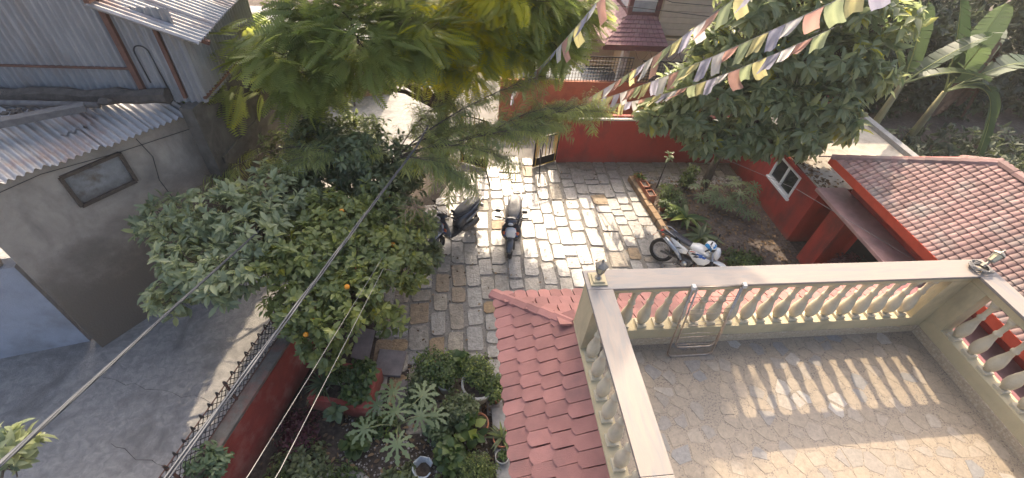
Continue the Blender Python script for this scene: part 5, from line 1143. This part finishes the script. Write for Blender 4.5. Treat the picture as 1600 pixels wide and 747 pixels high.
for i in range(len(P)):
    o = foliage('leaf', [(scatter(star_tpl(), np.array(P[i:i+1]), np.array(D[i:i+1]), np.array(Z[i:i+1]), 1, np.array(U[i:i+1]), pr, .12), pr.uniform(.2,1,1))], M['leaf_papaya'], pp)
# red planter box
pb = thing('planter_box', 'faded red masonry planter box at the foot of the citrus', 'planter', (-2.2,4.45,0))
e1 = Vector((1.12,-.28,0)).normalized(); e2 = Vector((e1.y*-1,e1.x,0)); O = Vector((-2.78,4.36,0))
def PB(a, b, z): return O + e1*a + e2*b + Vector((0,0,z))
bx_ = MB()
for a0,a1,b0,b1 in ((0,1.15,0,.1),(0,1.15,.75,.85),(0,.1,.1,.75),(1.05,1.15,.1,.75)): bx_.obox(PB((a0+a1)/2,(b0+b1)/2,.23), e1*((a1-a0)/2), e2*((b1-b0)/2), (0,0,.23))
bx_.build('side', M['red_old'], pb); MB().obox(PB(.575,.425,.17), e1*.47, e2*.32, (0,0,.17)).build('planting_soil', M['soil'], pb)
def at_box(a, b, z=.34): p = PB(a,b,z); return (p.x,p.y,p.z)
t = potted('spider plant with long arching leaves in the red planter box', at_box(.22,.3), .1, .16, 'whitepot', group='pots in the red planter box'); straps(t, at_box(.22,.3,.48), 46, .34, 'leaf_papaya', 20, .05, 1)
t = potted('spiky plant in a pale tilted pot in the red planter box', at_box(.45,.5), .12, .2, 'whitepot', group='pots in the red planter box'); bush(t, at_box(.45,.5,.66), (.2,.2,.16), 90, 'leaf_garden', .09, 21, 6, .25)
t = potted('leafy plant in the tall terracotta pot at the planter box corner', at_box(.95,.62), .15, .3, 'terracotta', group='pots in the red planter box'); bush(t, at_box(.9,.55,.72), (.26,.26,.18), 70, 'leaf_garden', .13, 22, 6)
t = potted('red tinged leafy plant in the front of the planter box', at_box(.85,.22), .13, .22, 'terracotta', group='pots in the red planter box'); bush(t, at_box(.85,.22,.6), (.24,.2,.14), 60, 'leaf_garden', .12, 23, 6)
t = potted('seedling with broad pale leaves in a black pot by the planter edge', at_box(.62,-.12,.0), .11, .4, 'black', group='pots in the red planter box'); bush(t, at_box(.62,-.12,.48), (.1,.1,.05), 7, 'leaf_papaya', .17, 24, 5, .6)
# flat stepping slabs
sl_m = mat('slate', (.2,.17,.165), (.15,.13,.128), .75, 5, .25, 30, c3=(.26,.23,.22))
for k, (lab, pts) in enumerate((('large square grey slab beside the planter box',[(-1.68,5.0),(-1.12,4.92),(-1.02,5.5),(-1.6,5.6)]),('long grey slab leading down from the square slab',[(-1.25,4.2),(-.72,4.15),(-.66,4.82),(-1.08,4.86)]),('slanting grey slab under the citrus branches',[(-2.2,5.45),(-1.82,5.3),(-1.75,6.1),(-2.1,6.2)]))):
    o = MB().prism(pts, .01, .075+.03*(k==0)).build('stepping_slab', sl_m, bevel=.01); tag(o, lab, 'slab', 'stepping slabs in the garden')
# ring of round stones, broken pot, kerb
rc = random.Random(12)
for k in range(15):
    a = -.35 + k*.2; rock('edging_stone', (-2.05+.72*math.cos(a)+rc.uniform(-.02,.02), 2.62+.46*math.sin(a), .09), rc.uniform(.15,.2), 'rounded grey stone in the curved edging row of the garden', 'stone', M['stone'], 'edging stones of the garden', 70+k)
bk = thing('broken_pot', 'broken pale glazed pot lying in the garden soil', 'broken pot', (-.6,3.05,0))
b1 = MB()
for a0, a1 in ((.3,2.7),(3.0,5.6)):
    for i in range(8):
        for (r0_,z0_),(r1_,z1_) in (((.14,.02),(.17,.13)),((.17,.13),(.19,.2))):
            q0, q1 = a0+(a1-a0)*i/8, a0+(a1-a0)*(i+1)/8; c_ = (-.6,3.05)
            b1.poly([(c_[0]+r0_*math.cos(q0),c_[1]+r0_*math.sin(q0),z0_),(c_[0]+r0_*math.cos(q1),c_[1]+r0_*math.sin(q1),z0_),(c_[0]+r1_*math.cos(q1),c_[1]+r1_*math.sin(q1),z1_+.03*math.sin(i*2)),(c_[0]+r1_*math.cos(q0),c_[1]+r1_*math.sin(q0),z1_+.03*math.sin(i*2-2))])
o = b1.build('shell', mat('glaze', (.55,.58,.6), (.45,.48,.5), .35, 8), bk); sf = o.modifiers.new('thick','SOLIDIFY'); sf.thickness = .02
MB().poly([(-.78,3.0,.06),(-.6,2.86,.06),(-.44,3.06,.06),(-.6,3.22,.06)]).build('potting_soil', M['soil'], bk)
struct(MB().box(.72,1.0,2.4,4.1,.0,.1), 'kerb', M['conc'])
# fallen leaves and small stones on the soil
gl = np.random.default_rng(61); n_ = 900; P = np.c_[gl.uniform(-3.6,.8,n_), gl.uniform(2.2,5.3,n_), gl.uniform(.02,.05,n_)]
P = P[P[:,0] > FX(P[:,1], .32)]
tag(foliage('leaf_litter', [(scatter(LEAF, P, gl.normal(0,1,P.shape)*[1,1,.2], gl.uniform(.05,.13,len(P)), .5, None, gl, .4), gl.uniform(0,1,len(P)))], dry), 'brown fallen leaves on the shaded garden soil', None, None, 'stuff')
n_ = 1600; P = np.c_[gl.uniform(6.2,9.8,n_), gl.uniform(6.5,11.6,n_), gl.uniform(.06,.09,n_)]
tag(foliage('leaf_litter', [(scatter(LEAF, P, gl.normal(0,1,P.shape)*[1,1,.2], gl.uniform(.05,.14,n_), .5, None, gl, .4), gl.uniform(0,1,n_))], dry), 'brown fallen leaves and twigs on the flower bed soil', None, None, 'stuff')
pebbles('gravel', np.c_[gl.uniform(6.0,9.8,700), gl.uniform(11.3,11.75,700)], .06, .09, None, 'loose pale gravel along the back of the flower bed')
pebbles('garden_gravel', np.c_[gl.uniform(-2.2,.6,900), gl.uniform(2.3,4.2,900)], .015, .04, None, 'small pale stones scattered in the garden soil')
shrub('wall_weed', 'yellowing climbing weeds on the lane wall coping', (-3.75,2.95,1.35), (.3,.35,.2), 60, 'leaf_papaya', .12, 81, 'plant', .4)
shrub('wall_weed', 'dry seed heads and weeds at the foot of the lane wall', (-3.1,2.75,.3), (.35,.3,.3), 90, 'leaf_garden', .11, 82, 'plant', .35)
broad_tree('lane_shrub', 'leafy shrub with light green whorled leaves overhanging the concrete lane', (-5.2,1.3,0), (-5.1,1.6,1.4), [(-5.85,3.0,2.3,.32,.28,.25,22),(-4.7,2.2,2.4,.35,.2,.2,14),(-4.2,2.12,2.3,.25,.18,.2,10),(-5.1,1.7,2.4,.6,.4,.4,26)], .05, .02, 'leaf_mag', .19, 8, 83, every=3, cat='shrub')
# ---------------------------------------------------------------- flower bed: border blocks, planters, plants
bd = thing('bed_border', 'row of tan stone blocks edging the flower bed', 'border', (6.1,9.9,0))
M['tanblock'] = mat('tanblock', (.34,.22,.12), (.27,.18,.1), .85, 9, .4, 40, rand=.15, c3=(.22,.17,.12))
A_, B_ = Vector((5.86,11.62,0)), Vector((6.22,8.25,0)); n_ = 11; e_ = (B_-A_)/n_
for k in range(n_):
    c_ = A_ + e_*(k+.5); s_ = e_.normalized().cross(Vector((0,0,1)))
    MB().obox(c_+Vector((0,0,.11+rc.uniform(-.012,.012))), e_*.475, s_*(.09+rc.uniform(-.008,.008)), (0,0,.11)).build('block', M['tanblock'], bd, bevel=.012)
for k, (f_, l_, lab) in enumerate(((.9,.2,'short terracotta trough with green sprouts at the far end of the bed border'),(2.1,.3,'long terracotta trough of bare soil on the bed border'),(3.3,.24,'terracotta trough of bare soil nearest the row of small pots'))):
    c_ = A_ + e_*f_ + Vector((.16,0,.06)); t = thing('planter_trough', lab, 'planter', tuple(c_), 0, 'terracotta troughs along the bed border'); u_ = e_.normalized(); s_ = u_.cross(Vector((0,0,1))); mb = MB()
    for a0,a1,b0,b1 in ((-l_,l_,-.12,-.1),(-l_,l_,.1,.12),(-l_,-l_+.02,-.1,.1),(l_-.02,l_,-.1,.1)): mb.obox(c_ + u_*((a0+a1)/2) + s_*((b0+b1)/2) + Vector((0,0,.15)), u_*((a1-a0)/2), s_*((b1-b0)/2), (0,0,.15))
    mb.build('trough', M['terracotta'], t); MB().obox(c_+Vector((0,0,.12)), u_*(l_-.021), s_*.099, (0,0,.12)).build('planting_soil', M['bed_soil'], t)
    if k == 0: straps(t, (c_.x,c_.y,.32), 40, .22, 'leaf_garden', 91, .06, 1.2)
BG = 'plants in the flower bed'
for k, (p, r_, lab) in enumerate((((6.42,10.05),.1,'small red pot tucked behind the border blocks'),((6.5,9.65),.11,'small red pot beside the strap leaved plant'))):
    t = potted(lab, (*p,.05), r_, .2, 'terracotta', 'pot', 'small pots along the bed border'); bush(t, (*p,.36), (.16,.16,.12), 40, 'leaf_garden', .09, 92+k, 5)
def bedplant(lab, c, kind, seed, **k):
    t = thing('bed_plant', lab, 'plant', (c[0],c[1],.05), 0, BG)
    if kind == 'strap': straps(t, c, k.get('n',26), k.get('L',.6), k.get('m','leaf_garden'), seed, k.get('w',.13), k.get('up',.8), .55)
    else: bush(t, c, k.get('R',(.3,.3,.2)), k.get('n',80), k.get('m','leaf_garden'), k.get('ls',.12), seed, 6, k.get('w',.5))
    return t
bedplant('plant with broad yellow green strap leaves beside the small pots', (6.95,9.55,.15), 'strap', 101, n=22, L=.62, w=.15)
bedplant('dark strap leaved tuft behind the trail motorcycle', (7.1,8.75,.12), 'strap', 102, n=30, L=.55, m='leaf_dark')
bedplant('feathery low plant behind the long trough', (6.75,10.55,.35), 'bush', 103, R=(.35,.4,.25), n=150, ls=.08, w=.3)
bedplant('young yellow flowering shrub between the troughs and the tree trunk', (7.55,11.15,.55), 'bush', 104, R=(.25,.25,.45), n=90, ls=.1, m='leaf_box')
bedplant('spreading green weeds at the front of the flower bed', (8.0,7.85,.15), 'bush', 105, R=(.55,.35,.14), n=170, ls=.09)
bedplant('dry twiggy weeds beside the troughs', (6.95,10.2,.3), 'bush', 106, R=(.3,.3,.22), n=70, ls=.08, m='leaf_papaya', w=.25)
for k, (x,y,z,n_) in enumerate(((8.25,10.15,.55,8),(8.75,9.75,.5,8),(7.85,10.45,.5,7),(9.0,10.35,.7,7))):
    t = thing('papaya_plant', ('papaya seedling with silvery star leaves beside the tree trunk','papaya seedling with star leaves spreading toward the annex window','low papaya seedling nearest the yellow flowering shrub','taller papaya seedling against the red annex wall')[k], 'plant', (x,y,.05), 0, BG); rg = np.random.default_rng(200+k)
    s_ = MB(); s_.tube([(x,y,.0),(x,y,z*.8)], [.025,.018], 6); a = rg.uniform(0,2*PI)+np.arange(n_)*2*PI/n_; R_ = rg.uniform(.25,.42,n_)
    P = np.c_[x+R_*np.cos(a), y+R_*np.sin(a), z+rg.uniform(-.1,.2,n_)]
    for q in P: s_.tube([(x,y,z*.78), tuple(q)], [.009,.006], 4)
    s_.build('stem', bpy.data.materials['papaya_stem'], t, smooth=True)
    for i in range(n_): foliage('leaf', [(scatter(star_tpl(), P[i:i+1], np.array([[math.cos(a[i]),math.sin(a[i]),-.3]]), rg.uniform(.24,.34,1), 1, None, rg, .15), rg.uniform(0,1,1))], M['leaf_papaya'], t)
sp_ = thing('sapling', 'thin dark sapling stem with a few leaves rising behind the troughs', 'sapling', (6.62,11.15,.05)); mb = MB(); mb.tube([(6.62,11.15,0),(6.66,11.2,.7),(6.72,11.25,1.3)], [.022,.018,.012], 6); mb.build('stem', M['bark_dark'], sp_); 
rg = np.random.default_rng(9); foliage('foliage', [rosettes(np.array([(6.72,11.25,1.3),(6.7,11.22,1.2)]), np.array([(0,0,1.),(0,-.3,1)]), 9, .16, rg, 1, .3)], M['leaf_dark'], sp_)
shrub('purple_shrub', 'purple leaved shrub under the flat pink canopy', (9.95,6.75,.8), (.35,.5,.5), 220, 'leaf_purple', .1, 111)
# dead twigs caught over the shrubs
tg = MB(); tr_ = random.Random(19)
for k in range(26):
    p = Vector((-.75+tr_.gauss(0,.05),7.2,2.75)); d = Vector((tr_.gauss(0,.5),tr_.gauss(-.1,.5),tr_.gauss(0,.25))); L_ = tr_.uniform(.3,.75); pts = [p]
    for j in range(4): d = (d+Vector((tr_.gauss(0,.35),tr_.gauss(0,.35),tr_.gauss(-.08,.2)))).normalized(); pts.append(pts[-1]+d*L_/4)
    tg.tube(pts, [.008,.007,.005,.004,.002], 4, False)
tag(tg.build('dead_branch', mat('dead_twig', (.32,.22,.13), (.24,.16,.1), .9, 9)), 'tangle of dry brown twigs caught in the shrubs', 'dead branch')
# ---------------------------------------------------------------- prayer flag strings
FC = [('flag_blue',(.34,.33,.4)),('flag_white',(.54,.52,.5)),('flag_red',(.46,.27,.22)),('flag_green',(.33,.37,.21)),('flag_yellow',(.48,.44,.22))]
def cloth(name, c):
    m = mat(name, c, tuple(q*.86 for q in c), .85, 7); n = m.node_tree.nodes; L = m.node_tree.links.new
    t = n.new('ShaderNodeBsdfTranslucent'); t.inputs[0].default_value = (*[min(1,q*1.15) for q in c], 1); s = n.new('ShaderNodeMixShader'); s.inputs[0].default_value = .45
    L(n['Principled BSDF'].outputs[0], s.inputs[1]); L(t.outputs[0], s.inputs[2]); L(s.outputs[0], n['Material Output'].inputs[0]); return m
FM = [cloth(n_, c_) for n_, c_ in FC]; fr_ = random.Random(33)
def flags(label, a, b, sag, w_=.25, gap=.02, start=0, t0=0):
    a, b = Vector(a), Vector(b); t = thing('prayer_flag_string', label, 'prayer flags', tuple(a), 0, 'strings of prayer flags'); n_ = int((b-a).length/(w_+gap))
    def C_(u): return a.lerp(b,u) - Vector((0,0,4*sag*u*(1-u)))
    MB().tube([C_(i/60) for i in range(61)], .006, 4, False).build('cord', M['whitepot'], t)
    for k in range(n_):
        u0 = (k*(w_+gap))/(b-a).length; u1 = u0 + w_/(b-a).length
        if u0 < t0: continue
        p0, p1 = C_(u0), C_(u1); h_ = w_*fr_.uniform(.95,1.35); mb = MB(); ph = fr_.uniform(0,6); sw = Vector((fr_.gauss(-.15,.25),fr_.gauss(-.1,.25),fr_.uniform(0,.08))); side = Vector((0,1,0)); cr_ = fr_.uniform(.02,.08); sq = fr_.uniform(.65,1)
        nx, ny = 6, 5
        for j in range(ny+1):
            for i in range(nx+1):
                f, g_ = i/nx, j/ny; q = p0.lerp(p1, .5+(f-.5)*(1-(1-sq)*g_)) - Vector((0,0,h_*g_)) + sw*(h_*g_*g_); q += Vector((.5,.8,0))*cr_*math.sin(ph+f*7+g_*2)*g_**.5; mb.v.append(tuple(q))
        for j in range(ny):
            for i in range(nx): c_ = j*(nx+1)+i; mb.f.append((c_,c_+1,c_+nx+2,c_+nx+1))
        mb.build('flag', FM[(k+start)%5], t, True)
    return t
flags('string of faded prayer flags hanging in front of the feathery tree', (1.80,12.3,2.66), (2.72,7.9,7.0), .15, .31, .012)
flags('uppermost string of prayer flags rising from the plum eaves side', (4.45,13.4,1.95), (5.52,8.34,7.04), .12, .37, .01, start=2)
flags('middle string of prayer flags passing over the broad leaved tree', (4.5,13.3,1.85), (6.84,6.7,7.84), .2, .34, .008, start=1)
flags('lowest string of small prayer flags sagging toward the broad leaved tree', (4.4,13.3,1.75), (7.0,8.0,6.3), .4, .28, .005, start=3)
# ---------------------------------------------------------------- overhead cables
def cable(label, pts, r_, m_='pole', strands=1, n=60, tw=.02):
    pts = [Vector(p) for p in pts]; mb = MB()
    def C_(u):
        s_ = u*(len(pts)-1); i = min(int(s_), len(pts)-2); return pts[i].lerp(pts[i+1], s_-i)
    for k in range(strands):
        mb.tube([C_(i/n) + (Vector((math.cos(i*.55+k*2*PI/strands), .3*math.sin(i*.4+k), math.sin(i*.55+k*2*PI/strands)))*tw if strands > 1 else Vector((0,0,0))) for i in range(n+1)], r_, 5, False)
    return tag(mb.build('overhead_cable', M[m_], smooth=True), label, 'cable', 'overhead cables')
M['cable'] = mat('cable', (.06,.065,.075), (.045,.05,.06), .5, 6); M['palewire'] = mat('palewire', (.26,.25,.23), (.2,.19,.18), .6, 8)
cable('thick dark bundle of twisted cables crossing the lane into the pale leaved tree', [(-3.4,-.3,6.3),(-2.6,1.24,6.0),(-3.4,6.9,2.75)], .008, 'cable', 5, 90, .009)
cable('dark double cable running over the citrus toward the gateway', [(-2.35,.2,5.8),(-1.94,1.27,5.5),(-.64,7.48,4.0),(-.5,9.4,3.3)], .009, 'cable', 3, 90, .014)
cable('thin pale wire running beside the double cable to the planter box', [(-1.75,.3,5.6),(-1.45,1.3,5.4),(-1.2,5.6,3.0)], .0035, 'palewire')
cable('thin pale wire ending in the citrus crown', [(-1.55,.3,5.6),(-1.25,1.3,5.4),(-1.05,4.8,3.6),(-1.0,5.6,2.6)], .0035, 'palewire')
cable('sagging thin wire across the shed wall', [tuple(SW(.05,.06,3.62)), tuple(SW(1.3,.06,3.74)), tuple(SW(2.4,.05,3.9)), tuple(SW(3.4,.05,3.86))], .006, 'black')
cable('black wire hanging down the shed wall beside the boarded window', [tuple(SW(.95,.06,3.85)), tuple(SW(.85,.05,3.4)), tuple(SW(.95,.04,2.9)), tuple(SW(.9,.04,2.4))], .007, 'black')
cable('thin pale line from the annex canopy across the flower bed', [(10.2,5.5,2.3),(8.6,8.2,2.35),(4.6,13.2,1.9)], .005, 'palewire')
cable('black service cable slung in front of the plum eaves', [(2.5,15.6,4.2),(6.0,15.9,4.0),(9.5,16.5,3.6)], .012, 'black')
cable('black service cable crossing the bay window', [(5.0,15.8,4.9),(7.5,15.9,4.2),(10.0,16.5,3.95)], .012, 'black')
# ---------------------------------------------------------------- thin sunlit haze over the place
hz_ = MB().box(-351,351,-151,601,-1.1,16.0).build('haze', None); hm_ = bpy.data.materials.new('haze'); hm_.use_nodes = True; hn = hm_.node_tree.nodes; hn.remove(hn['Principled BSDF'])
pv = hn.new('ShaderNodeVolumePrincipled'); pv.inputs['Color'].default_value = (.96,.94,.9,1); pv.inputs['Density'].default_value = .0011; pv.inputs['Anisotropy'].default_value = .35
hm_.node_tree.links.new(pv.outputs[0], hn['Material Output'].inputs['Volume']); hz_.data.materials.append(hm_); tag(hz_, 'thin pale haze filling the air over the yard', None, None, 'stuff')
